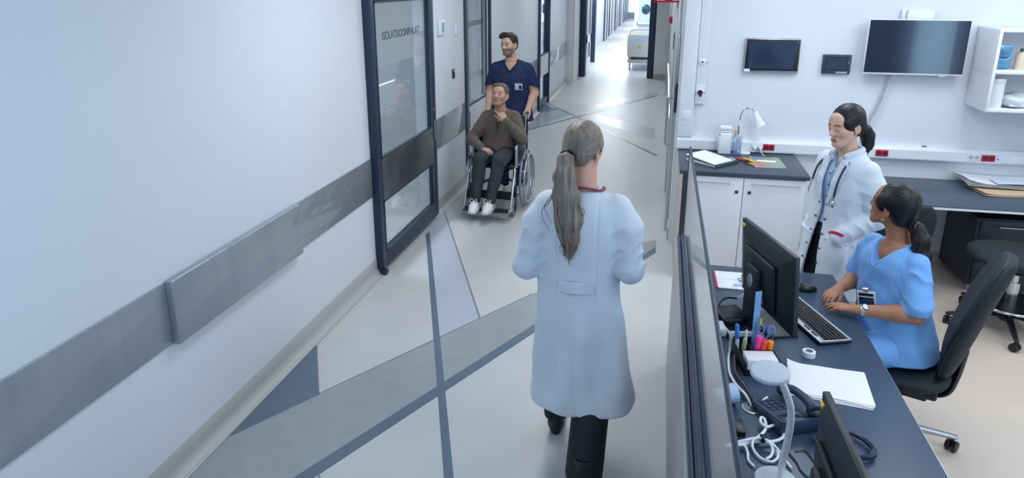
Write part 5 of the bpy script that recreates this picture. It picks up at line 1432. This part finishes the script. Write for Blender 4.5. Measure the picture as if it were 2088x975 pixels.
    for cx, cy, yaw in ((-.020, .53, -.05), (.130, .53, .06)):
        Q = Fld((cx-.09, cy-.14, .09), (cx+.09, cy+.24, .27), .0045); Q.frame(hframe(yaw), (cx, cy, .115))
        Q.rc((0, -.02, .050), (0, .10, .042), .046, .043, .02); Q.rc((0, .09, .032), (0, .170, .022), .046, .030, .02, flat=((0, 0, 1), 1.25)); Q.rc((0, -.02, .05), (0, -.02, .105), .042, .046, .02)
        Q.cut(lambda q: -q[..., 2]); Q.frame()
        sh = Q.build('sneaker', M_sneak, o)
        ca, sa = math.cos(yaw), math.sin(yaw)
        mb = MB().at((cx, cy, .115), yaw)
        for k in range(4): mb.tube(catmull([(-.028, .035+.022*k, .090-.009*k), (0, .037+.022*k, .1005-.0105*k), (.028, .035+.022*k, .090-.009*k)], 4), .0035, 6)
        mb.tube(catmull([(0, .062, .090), (.024, .066, .122), (.034, .092, .094), (.0, .062, .090), (-.024, .066, .120), (-.032, .092, .094), (0, .063, .090)], 5), .0028, 6)
        mb.build('laces', M_sneak, sh)
        mb = MB().at((cx, cy, .115), yaw); mb.prism([(-.042, -.07), (.042, -.07), (.052, .08), (.040, .180), (0, .205), (-.040, .180), (-.052, .08)], 0, .018)
        mb.build('sole', mat('sole_grey', '#c3c7cc', .6), sh, bevel=.004)
    M_h = hair_mat('grey_short_hair', '#5b5753', (1, 1, .4), .35, 160)
    H = Fld((-.15, -.16, 1.05), (.15, .15, 1.34), .0040); H.frame(R, ho, 1.03)
    H.ell((0, -.020, .038), (.082, .096, .086), .01); H.ell((0, -.055, -.02), (.068, .05, .058), .03); H.ell((.01, .045, .090), (.055, .035, .026), .02)
    H.ell((0, .105, -.035), (.070, .066, .108), .006, 'sub'); H.ell((0, .03, -.115), (.09, .08, .06), .01, 'sub')
    for s in (-1, 1):
        H.ell((s*.083, .012, -.030), (.016, .05, .035), .006, 'sub')
    H.cut(lambda q: -.075-q[..., 2]); H.warp(wrinkle(41, .0018, 90)); H.frame()
    H.build('hair', M_h, o)
build_patient()
# ------------------------------------------------------------------ nurse pushing the wheelchair
def build_pusher():
    R = hframe(math.radians(-24), math.radians(-3), math.radians(0)); ho = (.022, .020, 1.648)
    # his left arm (image right) is at -x here
    F = Fld((-.36, -.20, 0), (.36, .40, 1.79), .0052)
    head(F, R, ho, 1.0)
    F.rc((.004, -.02, 1.44), (.014, .0, 1.575), .059, .056, .03)
    for s in (-1, 1): F.rc((s*.02, -.03, 1.475), (s*.15, -.02, 1.38), .045, .045, .03)
    F.loft([(.80, 0, -.01, .15, .10), (1.05, 0, -.015, .15, .10), (1.25, 0, -.02, .17, .105), (1.38, 0, -.025, .165, .085), (1.44, 0, -.02, .085, .065)], .02)
    for s in (-1, 1):
        sh, el, wr = (s*.178, -.02, 1.365), (s*.250, -.045, 1.115), (s*.222, .185, .975)
        F.rc(sh, el, .056, .046, .03); F.rc((el[0]*.9+sh[0]*.1, el[1], el[2]+.03), el, .048, .046, .02); F.rc(el, (el[0]*.7+wr[0]*.3, el[1]*.7+wr[1]*.3, el[2]*.7+wr[2]*.3), .045, .046, .02); F.rc((el[0]*.7+wr[0]*.3, el[1]*.7+wr[1]*.3, el[2]*.7+wr[2]*.3), wr, .046, .029, .02)
        hand(F, wr, (0, .80, -.42), (s*.25, .35, .9), -s*1., (.95, 1.0, 1.05, 1.1), 1.03, thumb=(.2, .7), mcp=(.75, .8, .8, .85))
        F.rc((s*.09, 0, .85), (s*.10, .02, .46), .075, .055); F.rc((s*.10, .02, .46), (s*.105, 0, .08), .05, .036); F.rc((s*.105, 0, .05), (s*.115, .15, .03), .034, .03)
    o = person((-1.60, 7.50, 0), PI, 'dark haired bearded man in navy scrubs pushing the wheelchair', F, skin_mat('skin_fair'), face_tint('#caa18b', '#a2655c', '#241b18', R, ho, 1.0, stub='#3d2f2a'))
    S = Fld((-.40, -.22, .78), (.40, .22, 1.52), .0055)
    w1 = wrinkle(51, .012, 14); w2 = wrinkle(52, .004, 36)
    for s in (-1, 1):
        S.rc((s*.178, -.02, 1.372), (s*.240, -.04, 1.19), .072, .074, .025); S.rc((s*.03, -.02, 1.45), (s*.165, -.02, 1.395), .050, .055, .03)
        S.warp(ringfold((s*.18, -.02, 1.37), (s*.25, -.04, 1.17), .005, 2, s))
        S.cut(lambda q, s=s: np.where(q[..., 0]*s > .14, 1.205-q[..., 2]-.25*(q[..., 0]*s-.24), -1), k=0)
        S.rc((s*.252, -.043, 1.08), (s*.243, -.042, 1.165), .060, .060, .0, 'sub')
    S.loft([(.815, 0, -.005, .248, .155), (.90, 0, -.005, .232, .146), (1.05, 0, -.012, .198, .130), (1.20, 0, -.02, .205, .130), (1.30, 0, -.022, .215, .125), (1.37, 0, -.022, .190, .105), (1.425, 0, -.02, .125, .085), (1.475, 0, -.018, .078, .072)], .02, fold=lambda th, z, q: w1(q)*sstep(1.4, 1.2, z)+w2(q))
    S.rc((.0, -.015, 1.42), (.014, .0, 1.56), .069, .064, .005, 'sub')
    S.cut(lambda q: np.where(q[..., 1] > .02, ((q[..., 2]-1.362)*.85-np.abs(q[..., 0]))*.8, -1), (-.14, .0, 1.25), (.14, .22, 1.52), k=0)
    S.build('scrub_top', M_navys, o)
    # V-neck binding
    MB().tube(catmull([(-.074, .0, 1.475), (-.068, .045, 1.448), (-.026, .088, 1.392), (0, .098, 1.366), (.026, .088, 1.392), (.068, .045, 1.448), (.074, .0, 1.475)], 6), .0065, 8).build('neck_binding', M_navys, o)
    T = Fld((-.26, -.16, .03), (.26, .18, .95), .007)
    for s in (-1, 1): T.rc((s*.085, 0, .84), (s*.10, .02, .46), .105, .088, .03); T.rc((s*.10, .02, .46), (s*.105, .0, .06), .086, .075, .02)
    T.warp(wrinkle(55, .006, 20)); T.cut(lambda q: .05-q[..., 2]); T.build('trousers', M_navys, o)
    for s in (-1, 1):
        Q = Fld((s*.11-.09, -.12, -.02), (s*.11+.09, .26, .14), .006)
        Q.rc((s*.105, -.03, .045), (s*.115, .12, .035), .042, .038, .02); Q.rc((s*.115, .12, .03), (s*.118, .18, .026), .04, .026, .02); Q.cut(lambda q: -q[..., 2])
        Q.build('shoe', M_sneak, o)
    B = MB().at((-.105, .1265, 1.205), rx=-.05, rz=-.08).box(-.042, .042, -.003, .003, -.036, .036).build('identity_badge', mat('badge_white', '#c5d0dd', .35), o, bevel=.002)
    MB().at((-.105, .1265, 1.205), rx=-.05, rz=-.08).box(-.036, -.004, .003, .0036, -.026, .018).build('badge_photo', M_scrb, B)
    MB().at((-.105, .1265, 1.205), rx=-.05, rz=-.08).box(-.012, .012, .0, .006, .034, .05).build('badge_clip', M_alu, B)
    M_h = hair_mat('dark_brown_hair', '#2a211d', (1, .3, 1), .4, 130)
    H = Fld((-.16, -.16, 1.50), (.18, .18, 1.83), .0040); H.frame(R, ho, 1.0)
    H.ell((0, -.020, .040), (.082, .096, .086), .01); H.ell((0, -.055, -.02), (.068, .05, .058), .03)
    H.ell((.015, .050, .104), (.062, .046, .030), .02); H.ell((.052, .055, .088), (.028, .035, .026), .015); H.rc((.058, .07, .088), (.068, .080, .074), .012, .007, .012)
    H.ell((0, .108, -.032), (.070, .066, .108), .006, 'sub'); H.ell((0, .03, -.115), (.09, .08, .06), .01, 'sub')
    for s in (-1, 1): H.ell((s*.083, .014, -.038), (.016, .05, .035), .006, 'sub')
    H.cut(lambda q: -.072-q[..., 2]); H.warp(lambda q: .0012*np.sin(q[..., 0]*150+q[..., 1]*60+3*np.sin(q[..., 1]*40))); H.warp(wrinkle(61, .0015, 70)); H.frame()
    H.build('hair', M_h, o)
build_pusher()
# ------------------------------------------------------------------ standing doctor by the desk
M_shirt = mat('pale_blue_shirt', '#a9c3e2', .8, sheen=.1, bump=.1, bscale=350)
def build_doctor():
    R = hframe(math.radians(-2), math.radians(-9), math.radians(2)); ho = (-.004, .048, 1.510)
    RZ = math.atan2(.857, -.515)
    F = Fld((-.34, -.22, 0), (.34, .32, 1.66), .0046)
    head(F, R, ho, 1.0, True)
    F.rc((0, -.012, 1.31), (0, .026, 1.445), .054, .050, .03)
    F.loft([(.80, 0, -.01, .14, .09), (1.0, 0, -.01, .12, .085), (1.2, 0, -.01, .14, .09), (1.29, 0, -.015, .125, .07), (1.33, 0, -.012, .07, .055)], .02)
    arms = ((-1, (-.160, -.015, 1.275), (-.222, -.055, 1.005), (-.138, .130, .885)), (1, (.160, -.015, 1.275), (.200, -.085, 1.005), (.172, .050, .850)))
    for s, sh, el, wr in arms:
        F.rc(sh, el, .042, .036, .03); F.rc(el, wr, .036, .025, .02)
        hand(F, wr, (-s*.16, -.22, -.95), (s*.5, .8, -.1), -s*1., (.3, .35, .4, .45), .9)
        F.rc((s*.085, 0, .82), (s*.09, .03, .45), .07, .05); F.rc((s*.09, .03, .45), (s*.095, 0, .08), .046, .034); F.rc((s*.095, .01, .04), (s*.10, .14, .03), .032, .028)
    o = person((1.10, 4.25, 0), RZ, 'dark haired woman in an open white coat standing and looking down at the desk', F, skin_mat('skin_fair'), face_tint('#d9b09c', '#b5585c', '#33251f', R, ho, 1.0, closed=True))
    T = Fld((-.26, -.18, 0), (.26, .20, 1.0), .007)
    for s in (-1, 1): T.rc((s*.08, 0, .84), (s*.09, .03, .45), .098, .075, .03); T.rc((s*.09, .03, .45), (s*.095, 0, .06), .072, .062, .02)
    T.loft([(.84, 0, 0, .17, .115), (.97, 0, 0, .145, .10)], .03); T.cut(lambda q: .05-q[..., 2]); T.build('trousers', M_trou, o)
    for s in (-1, 1):
        Q = Fld((s*.098-.08, -.12, -.02), (s*.098+.08, .24, .13), .006)
        Q.rc((s*.095, -.03, .04), (s*.10, .11, .032), .037, .033, .02); Q.rc((s*.10, .11, .028), (s*.10, .17, .022), .035, .022, .02); Q.cut(lambda q: -q[..., 2]); Q.build('shoe', M_shoeb, o)
    SH = Fld((-.24, -.18, .90), (.24, .20, 1.44), .0055)
    w1 = wrinkle(71, .006, 24)
    SH.loft([(.92, 0, 0, .150, .108), (1.05, 0, 0, .142, .105), (1.20, 0, 0, .158, .108), (1.28, 0, -.01, .135, .088), (1.325, 0, -.005, .080, .070), (1.345, 0, .0, .068, .064)], .02, fold=lambda th, z, q: w1(q))
    SH.rc((0, -.005, 1.31), (0, .02, 1.42), .058, .055, .004, 'sub')
    SH.cut(lambda q: np.where(q[..., 1] > .02, ((q[..., 2]-1.255)*.55-np.abs(q[..., 0]))*.8, -1), (-.12, .0, 1.2), (.12, .2, 1.44), k=0)
    for s in (-1, 1):
        SH.chain([(s*.068*math.sin(a), .008-.062*math.cos(a), 1.355-.028*max(0, (a-1.2))) for a in np.linspace(0, PI*.80, 10)], [.011]*10, .005)
        SH.rc((s*.036, .082, 1.318), (s*.058, .088, 1.278), .020, .010, .004, flat=((0, 1, .2), 3))
    sh = SH.build('shirt', M_shirt, o)
    MB().tube(catmull([(.002, .092, 1.262), (.001, .110, 1.22), (.0, .112, 1.12), (0, .110, .98)], 5), .006, 6, flat=.5).build('button_placket', M_shirt, sh)
    mb = MB()
    for zz in (1.235, 1.165, 1.095): mb = MB().ell((0, .114, zz), (.0055, .003, .0055), 10, 6).build('button', M_navy, sh)
    # coat
    C = Fld((-.40, -.28, .47), (.40, .34, 1.46), .0055)
    f1 = wrinkle(75, .012, 13); f2 = wrinkle(76, .005, 30)
    secs = [(.50, 0, -.01, .245, .185), (.62, 0, -.008, .232, .170), (.78, 0, -.004, .212, .150), (.95, 0, 0, .190, .130), (1.06, 0, 0, .180, .124), (1.18, 0, -.002, .184, .126), (1.25, 0, -.008, .180, .118), (1.30, 0, -.01, .152, .100), (1.335, 0, -.006, .105, .084), (1.365, 0, 0, .078, .074)]
    def fold(th, z, q):
        low = sstep(.95, .55, z)
        return (.010*low*np.sin(6*th+1+z*4)+f1(q)*.8+f2(q)*.7).astype(np.float32)
    C.loft(secs, .02, fold=fold)
    C.loft([(a-.02 if i == 0 else a, b, c, d-.016, e-.016) for i, (a, b, c, d, e) in enumerate(secs)], .0, 'sub', fold=fold)
    # front opening
    C.cut(lambda q: np.where(q[..., 1] > .0, (np.where(q[..., 2] > 1.03, .014+(q[..., 2]-1.03)*.20, .014+(1.03-q[..., 2])*.085)-np.abs(q[..., 0]-.012-.05*np.maximum(1.0-q[..., 2], 0)))*.8, -1), (-.20, .0, .45), (.20, .30, 1.40), k=0)
    for s in (-1, 1):   # lapels and collar
        C.rc((s*.070, .088, 1.300), (s*.060, .128, 1.19), .032, .030, .006, flat=((0, 1, .25), 4)); C.rc((s*.060, .128, 1.19), (s*.030, .136, 1.06), .030, .010, .006, flat=((0, 1, .1), 4))
        C.chain([(s*.076*math.sin(a), .004-.074*math.cos(a), 1.372-.030*max(0, a-1.3)) for a in np.linspace(0, PI*.74, 10)], [.017, .017, .017, .017, .017, .018, .019, .020, .021, .022], .006)
    for s, a, b, c in arms:
        C.rc((s*.148, -.012, 1.262), (s*.185, -.03, 1.17), .070, .073, .03); C.rc((s*.185, -.03, 1.17), b, .072, .063, .02); C.rc(b, c, .060, .045, .015)
        C.warp(ringfold((s*.17, -.02, 1.24), b, .009, 3, s+9)); C.warp(ringfold(b, c, .010, 3.5, s+4))
    # patch pockets bulging over the hands
    for s in (-1,): C.ell((s*.115, .108, .775), (.075, .040, .100), .04)
    for s in (-1, 1): C.rc((s*.182, .098, .852), (s*.055, .142, .852), .007, None, .006)
    C.rc((0, -.005, 1.33), (0, .02, 1.46), .064, .060, .004, 'sub')
    cm = C.build('lab_coat', M_coat, o)
    for s in (-1, 1):
        for i, zz in enumerate((1.05, .96, .87, .78, .69, .60)):
            w_ = .014+(1.03-min(zz, 1.03))*.085+.016; x_ = .012+.05*max(1.0-zz, 0)+s*w_
            y_ = np.interp(zz, [.5, .62, .78, .95, 1.06, 1.18], [.175, .162, .146, .130, .124, .124])
            MB().ell((x_, y_+.001, zz), (.0075, .005, .0075), 10, 6).build('snap_button', M_steelD, cm)
    # stethoscope worn by her: top level
    q = Matrix.Translation((1.10, 4.25, 0)) @ Matrix.Rotation(RZ, 4, 'Z')
    S = thing('stethoscope', 'dark blue stethoscope hanging round the neck of the woman in the open white coat', 'stethoscope', (1.10, 4.25, 0), RZ)
    M_tube = mat('navy_rubber_tube', '#1c2838', .45)
    MB().tube(catmull([(.088, .152, 1.18), (.090, .128, 1.25), (.085, .085, 1.30), (.06, -.02, 1.335), (0, -.07, 1.34), (-.06, -.02, 1.335), (-.088, .085, 1.30), (-.102, .138, 1.235), (-.104, .158, 1.17), (-.100, .162, 1.10)], 6), .0062, 8).build('tubing', M_tube, S)
    MB().at(M=Matrix.Translation((-.100, .166, 1.078)) @ Matrix.Rotation(-PI/2+.15, 4, 'X')).lathe([(0, -.006), (.021, -.006), (.0225, 0), (.0225, .006), (.018, .008), (.010, .012), (0, .014)], 28).build('chest_piece', M_chrome, S)
    MB().tube([(-.102, .161, 1.125), (-.100, .164, 1.09)], .008, 10).build('stem', M_chrome, S)
    MB().tube([(.088, .152, 1.18), (.100, .160, 1.12), (.098, .162, 1.10)], .0035, 8).build('ear_tube', M_chrome, S)
    tag(MB().at(M=q @ Matrix.Translation((-.140, .128, .890)) @ Euler((.7, .3, .0)).to_matrix().to_4x4()).tube([(math.cos(a)*.050, math.sin(a)*.050, 0) for a in np.linspace(.9, 2.9, 14)], .0075, 8).build('wristband', M_red), 'red wristband at the coat pocket of the standing woman', 'wristband')
    M_h = hair_mat('black_hair', '#0e0f14', (1, 1, .2), .05, 130)
    H = Fld((-.14, -.20, 1.26), (.14, .16, 1.67), .0040); H.frame(R, ho, 1.0)
    H.ell((0, -.020, .042), (.083, .097, .086), .01); H.ell((0, -.062, -.018), (.070, .052, .058), .03)
    for s in (-1, 1): H.ell((s*.062, .010, .026), (.018, .052, .042), .02)
    H.ell((-.008, .098, -.036), (.062, .062, .104), .010, 'sub'); H.ell((0, .03, -.115), (.085, .075, .052), .012, 'sub')
    for s in (-1, 1): H.ell((s*.082, .0, -.026), (.014, .030, .030), .010, 'sub')
    H.cut(lambda q: -.085-q[..., 2])
    H.warp(lambda q: .0005*np.sin(np.arctan2(q[..., 0], q[..., 2]+.06)*55+q[..., 1]*30)-.003*np.exp(-((q[..., 0]-.022)/.003)**2)*(q[..., 1] > -.02)*(q[..., 2] > .06))
    H.frame(); H.build('hair', M_h, o)
    P = lambda p: tuple((np.array(p)*1.0) @ R.T+np.array(ho))
    Q = Fld((-.12, -.24, 1.24), (.12, .0, 1.56), .0042)
    Q.chain([P((0, -.105, -.040)), P((0, -.135, -.055)), P((0, -.150, -.095)), P((-.004, -.148, -.145)), P((-.010, -.14, -.185))], [.024, .030, .036, .030, .008], .02)
    Q.warp(lambda q: .0015*np.sin(q[..., 0]*330+q[..., 2]*12)+.0012*np.sin(q[..., 1]*380+q[..., 2]*9)); Q.build('ponytail', M_h, o)
    strands('loose_locks', [[P((0, -.14, -.07)), P((.005, -.165, -.085)), P((.01, -.19, -.105)), P((.012, -.21, -.112))], [P((0, -.15, -.14)), P((.0, -.15, -.18)), P((-.004, -.145, -.205)), P((-.01, -.14, -.22))]], M_h, o, .004)
build_doctor()
# ------------------------------------------------------------------ seated nurse in blue scrubs
M_blues = mat('sky_blue_scrub_cotton', '#77adec', .75, sheen=.12, bump=.1, bscale=350)
def build_nurse():
    R = hframe(math.radians(-66), math.radians(10), math.radians(-4)); ho = (.028, .050, 1.262)
    RZ = math.atan2(.92, -.39); root = (1.2, 3.5, 0)
    F = Fld((-.40, -.26, .02), (.36, .62, 1.42), .0046)
    head(F, R, ho, .98, True)
    F.rc((-.004, .005, 1.07), (.022, .030, 1.20), .054, .050, .03)
    F.loft([(.50, -.02, -.05, .14, .10), (.70, -.01, -.03, .12, .09), (.90, 0, .0, .14, .095), (1.03, 0, .008, .145, .08), (1.085, 0, .008, .07, .055)], .02)
    aL, eL, wL = (-.155, .018, 1.015), (-.222, .050, .800), (-.100, .262, .790)
    aR, eR, wR = (.155, .025, 1.015), (.198, .040, .815), (.128, .205, .790)
    F.rc(aL, eL, .044, .040, .03); F.rc(eL, (-.185, .115, .797), .041, .040, .02); F.rc((-.185, .115, .797), wL, .040, .025, .02)
    F.rc(aR, eR, .044, .040, .03); F.rc(eR, (.178, .09, .806), .041, .040, .02); F.rc((.178, .09, .806), wR, .040, .025, .02)
    hand(F, wL, (.72, .70, -.05), (.05, .05, 1), -1., (.28, .30, .34, .38), .93, thumb=(.45, .3), mcp=(.12, .12, .15, .18))
    hand(F, wR, (-.50, .86, -.02), (0, .1, 1), 1., (.35, .38, .42, .45), .93, thumb=(.45, .3), mcp=(.15, .18, .2, .22))
    for s in (-1, 1): F.rc((s*.09-.02, -.03, .575), (s*.10, .36, .56), .07, .052); F.rc((s*.10, .36, .56), (s*.11, .40, .10), .05, .035); F.rc((s*.11, .40, .06), (s*.11, .52, .04), .032, .028)
    o = person(root, RZ, 'dark haired woman in sky blue scrubs seated with her hands on the keyboard', F, skin_mat('skin_fair'), face_tint('#a9775c', '#97504e', '#211814', R, ho, .98))
    S = Fld((-.38, -.28, .50), (.36, .34, 1.16), .0055)
    f1 = wrinkle(81, .014, 14); f2 = wrinkle(82, .006, 32)
    for s, a, e in ((-1, aL, eL), (1, aR, eR)):
        S.rc((a[0]*.93, a[1], a[2]-.0), (e[0]*1.0, e[1]-.005, e[2]+.04), .062, .068, .03)
        S.warp(ringfold((a[0]*.86, a[1], a[2]), e, .013, 2.2, s+12))
        S.cut(lambda q, s=s, e=e: np.where(q[..., 0]*s > .135, (e[2]+.020)-q[..., 2]-.15*(q[..., 0]*s-.2), -1), k=0)
        S.rc((e[0], e[1]-.01, e[2]-.05), (e[0]*.99, e[1]-.01, e[2]+.035), .058, .058, .0, 'sub')
    S.loft([(.515, -.02, -.03, .220, .185), (.60, -.02, -.03, .212, .170), (.72, -.012, -.02, .192, .142), (.86, -.004, .0, .190, .130), (.96, 0, .012, .182, .120), (1.02, 0, .015, .160, .102), (1.06, 0, .014, .115, .080), (1.09, 0, .012, .074, .064)], .02, fold=lambda th, z, q: f1(q)*sstep(1.05, .92, z)+f2(q))
    S.rc((0, .015, 1.05), (.020, .03, 1.18), .060, .055, .004, 'sub')
    S.cut(lambda q: np.where(q[..., 1] > .03, ((q[..., 2]-.965)*.62-np.abs(q[..., 0]))*.8, -1), (-.14, .02, .90), (.14, .3, 1.16), k=0)
    sc_ = S.build('scrub_top', M_blues, o)
    MB().tube(catmull([(-.074, .02, 1.083), (-.060, .080, 1.050), (-.026, .122, .998), (0, .132, .966), (.026, .122, .998), (.060, .080, 1.050), (.074, .02, 1.083)], 6), .0065, 8).build('neck_binding', M_blues, sc_)
    T = Fld((-.28, -.24, .04), (.26, .52, .72), .007)
    for s in (-1, 1): T.rc((s*.09-.02, -.03, .572), (s*.10, .36, .56), .098, .080, .03); T.rc((s*.10, .36, .56), (s*.11, .40, .10), .076, .066, .02)
    T.ell((-.02, -.05, .575), (.19, .15, .09), .03); T.warp(wrinkle(85, .006, 22)); T.cut(lambda q: .06-q[..., 2]); T.build('trousers', M_blues, o)
    for s in (-1, 1):
        Q = Fld((s*.11-.08, .30, -.02), (s*.11+.08, .64, .13), .006)
        Q.rc((s*.11, .39, .04), (s*.11, .50, .032), .037, .033, .02); Q.rc((s*.11, .50, .028), (s*.11, .56, .022), .035, .022, .02); Q.cut(lambda q: -q[..., 2]); Q.build('shoe', M_sneak, o)
    # wrist watch
    d = Vector((.123, .212, -.007)).normalized(); c = Vector(wL)-d*.018
    q_ = Vector((0, 0, 1)).rotation_difference(d).to_matrix().to_4x4()
    Wm = Matrix.Translation(Vector(root)) @ Matrix.Rotation(RZ, 4, 'Z')
    W = thing('wrist_watch', 'silver wrist watch on the forearm of the woman in blue scrubs', 'watch', root, RZ)
    MB().at(M=Matrix.Translation(c) @ q_).lathe([(.0265, -.008), (.0295, -.008), (.0295, .008), (.0265, .008), (.0265, -.008)], 28).build('watch_strap', M_alu, W)
    n_ = Vector((-.55, -.1, .83)).normalized()
    MB().at(M=Matrix.Translation(c+n_*.030) @ Vector((0, 0, 1)).rotation_difference(n_).to_matrix().to_4x4()).lathe([(0, -.004), (.0165, -.004), (.0175, 0), (.0165, .004), (.0145, .005), (.0140, .0035), (0, .0035)], 28).build('watch_case', M_chrome, W)
    MB().at(M=Matrix.Translation(c+n_*.0338) @ Vector((0, 0, 1)).rotation_difference(n_).to_matrix().to_4x4()).lathe([(.0138, 0), (0, .0003)], 24).build('watch_dial', M_white, W)
    # identity badge
    BM = Matrix.Translation((-.060, .185, .805)) @ Euler((-.30, .15, .75)).to_matrix().to_4x4() @ Matrix.Scale(1.35, 4)
    B = thing('identity_badge', 'hanging identity badge on the front of the sky blue scrubs', 'badge', root, RZ)
    MB().at(M=BM).box(-.030, .030, -.0015, .0015, -.048, .048).build('badge_card', M_white, B, bevel=.001)
    MB().at(M=BM).box(-.024, .024, .0012, .0022, -.030, .022).build('badge_print', M_scrb, B)
    MB().at(M=BM).box(-.024, .024, .0012, .0022, .028, .040).build('badge_band', M_black, B)
    MB().at(M=BM).box(-.008, .008, -.002, .004, .046, .062).build('badge_clip', M_alu, B)
    M_h = bpy.data.materials['black_hair']; M_h2 = hair_mat('dark_brown_ponytail_hair', '#1c1514', (1, 1, .12), .4, 120)
    H = Fld((-.16, -.18, 1.06), (.20, .22, 1.44), .0042); H.frame(R, ho, .98)
    H.ell((0, -.022, .042), (.085, .099, .087), .01); H.ell((0, -.062, -.020), (.072, .055, .064), .03)
    for s in (-1, 1): H.ell((s*.066, .004, .022), (.020, .056, .046), .02)
    H.ell((0, .102, -.036), (.064, .062, .102), .010, 'sub'); H.ell((0, .03, -.115), (.086, .072, .052), .012, 'sub')
    for s in (-1, 1): H.ell((s*.082, .004, -.022), (.014, .026, .032), .008, 'sub')
    H.cut(lambda q: -.088-q[..., 2])
    H.warp(lambda q: .0006*np.sin(np.arctan2(q[..., 0], q[..., 2]+.05)*58+q[..., 1]*30)); H.frame(); H.build('hair', M_h, o)
    P = lambda p: tuple((np.array(p)*.98) @ R.T+np.array(ho))
    t0 = np.array(P((0, -.108, -.055))); t1 = np.array(P((0, -.140, -.062)))
    Q = Fld((-.30, -.28, .78), (.10, .10, 1.26), .0045)
    dn = np.array((0, 0, -1.))
    bx = np.array(P((0, -.17, -.08)))
    Q.chain([t0, t1, bx+dn*.03, bx+dn*.10+np.array((-.005, -.010, 0)), bx+dn*.18+np.array((-.012, -.012, 0)), bx+dn*.26+np.array((-.03, -.010, 0))], [.024, .028, .037, .040, .030, .006], .025)
    Q.warp(lambda q: (.0016*np.sin(q[..., 0]*300+q[..., 1]*120+2*np.sin(q[..., 2]*9))+.0012*np.sin(q[..., 1]*420+2*np.sin(q[..., 2]*11))).astype(np.float32)); Q.build('ponytail', M_h2, o)
    rn = random.Random(9); L = []
    for i in range(26):
        j = np.array((rn.uniform(-.03, .03), rn.uniform(-.03, .03), 0))
        L.append([bx+dn*.10+j, bx+dn*.17+j*1.05, bx+dn*.23+j*.8+np.array((-.012, -.01, 0)), bx+dn*(.27+.06*rn.random())+j*.5+np.array((-.03, -.01, 0))])
    strands('loose_locks', L, M_h2, o, .0032)
    mt = (np.array(t1)+t0)/2; ad = Vector(t1-t0).normalized(); qq = Vector((0, 0, 1)).rotation_difference(ad).to_matrix().to_4x4()
    MB().at(M=Matrix.Translation(mt) @ qq).tube([(math.cos(2*PI*i/20)*.0265, math.sin(2*PI*i/20)*.0265, .004) for i in range(20)], .006, 8, closed=True).build('hair_tie', M_black, o)
    # small hoop earring on the left ear
    e = Vector(P((-.079, -.006, -.050)))
    E_ = MB().at(M=Matrix.Translation(e) @ Euler((PI/2, 0, .5)).to_matrix().to_4x4()).tube([(math.cos(2*PI*i/20)*.006, math.sin(2*PI*i/20)*.008, 0) for i in range(20)], .0018, 6, closed=True).build('earring', mat('gold', '#e0c59a', .25, metal=.9), o)
build_nurse()
# ------------------------------------------------------------------ camera
cam = bpy.data.cameras.new('Camera'); co = bpy.data.objects.new('Camera', cam); COL.objects.link(co); SC.camera = co
FX, PYX = 1412.86, 380.3
cam.sensor_fit = 'HORIZONTAL'; cam.sensor_width = 36; cam.lens = 36*FX/2088
cam.shift_y = -(487.5-PYX)/2088
cam.clip_start = .02; cam.clip_end = 200
yw, pt, rl = math.radians(11.985), math.radians(16.466), math.radians(.0937)
f_ = Vector((-math.sin(yw)*math.cos(pt), math.cos(yw)*math.cos(pt), -math.sin(pt))); r_ = Vector((math.cos(yw), math.sin(yw), 0)); u_ = r_.cross(f_)
r2 = r_*math.cos(rl)+u_*math.sin(rl); u2 = -r_*math.sin(rl)+u_*math.cos(rl)
co.matrix_world = Matrix(((r2.x, u2.x, -f_.x, 0), (r2.y, u2.y, -f_.y, 0), (r2.z, u2.z, -f_.z, 2.3), (0, 0, 0, 1)))
# ------------------------------------------------------------------ light
w = bpy.data.worlds.new('World'); SC.world = w; w.use_nodes = True
bg = w.node_tree.nodes['Background']; bg.inputs[0].default_value = (.66, .84, 1, 1); bg.inputs[1].default_value = 5.0
def panel(x, y, sx, sy, e, col=(.90, .96, 1.0), z=2.78):
    l = bpy.data.lights.new('ceiling_light', 'AREA'); l.shape = 'RECTANGLE'; l.size = sx; l.size_y = sy; l.energy = e; l.color = col
    o = bpy.data.objects.new('ceiling_light', l); COL.objects.link(o); o.location = (x, y, z)
for y, e in ((3.9, 48), (6.4, 40), (9.0, 26), (11.6, 32), (14.4, 36)): panel(-1.0, y, .6, 1.2, e)
for y in (-1.6, 1.0): panel(-1.0, y, .6, 1.2, 27, (.72, .87, 1.0))
for y in (-1.6, .4): panel(1.8, y, .6, 1.2, 12, (.66, .84, 1.0))
for y in (19.5, 23, 27, 32, 37, 42): panel(-1.6, y, .6, 1.6, 130)
panel(.8, 21, 1.2, 2.0, 120)
for x, y in ((1.0, 4.9), (2.4, 4.9), (3.7, 4.9), (1.4, 2.6), (2.9, 2.6)): panel(x, y, .6, 1.2, 36, (.88, .95, 1.0))
for y in (5.6, 10.2): panel(-3.9, y, .9, 1.2, 150, (.95, .97, 1), z=2.6)
l = bpy.data.lights.new('window_daylight', 'AREA'); l.shape = 'RECTANGLE'; l.size = 1.9; l.size_y = 2.0; l.energy = 125; l.color = (.38, .69, 1.0)
o = bpy.data.objects.new('window_daylight', l); COL.objects.link(o); o.location = (4.46, -.95, 1.6); o.rotation_euler = (0, PI/2, 0)
vs = SC.view_settings
vs.view_transform = 'Standard'; vs.look = 'None'; vs.exposure = -1.0; vs.gamma = 1.0; vs.use_curve_mapping = False
SC.display_settings.display_device = 'sRGB'
SC.cycles.use_denoising = True
SC.cycles.max_bounces = 8; SC.cycles.transparent_max_bounces = 16
SC.cycles.sample_clamp_indirect = 6
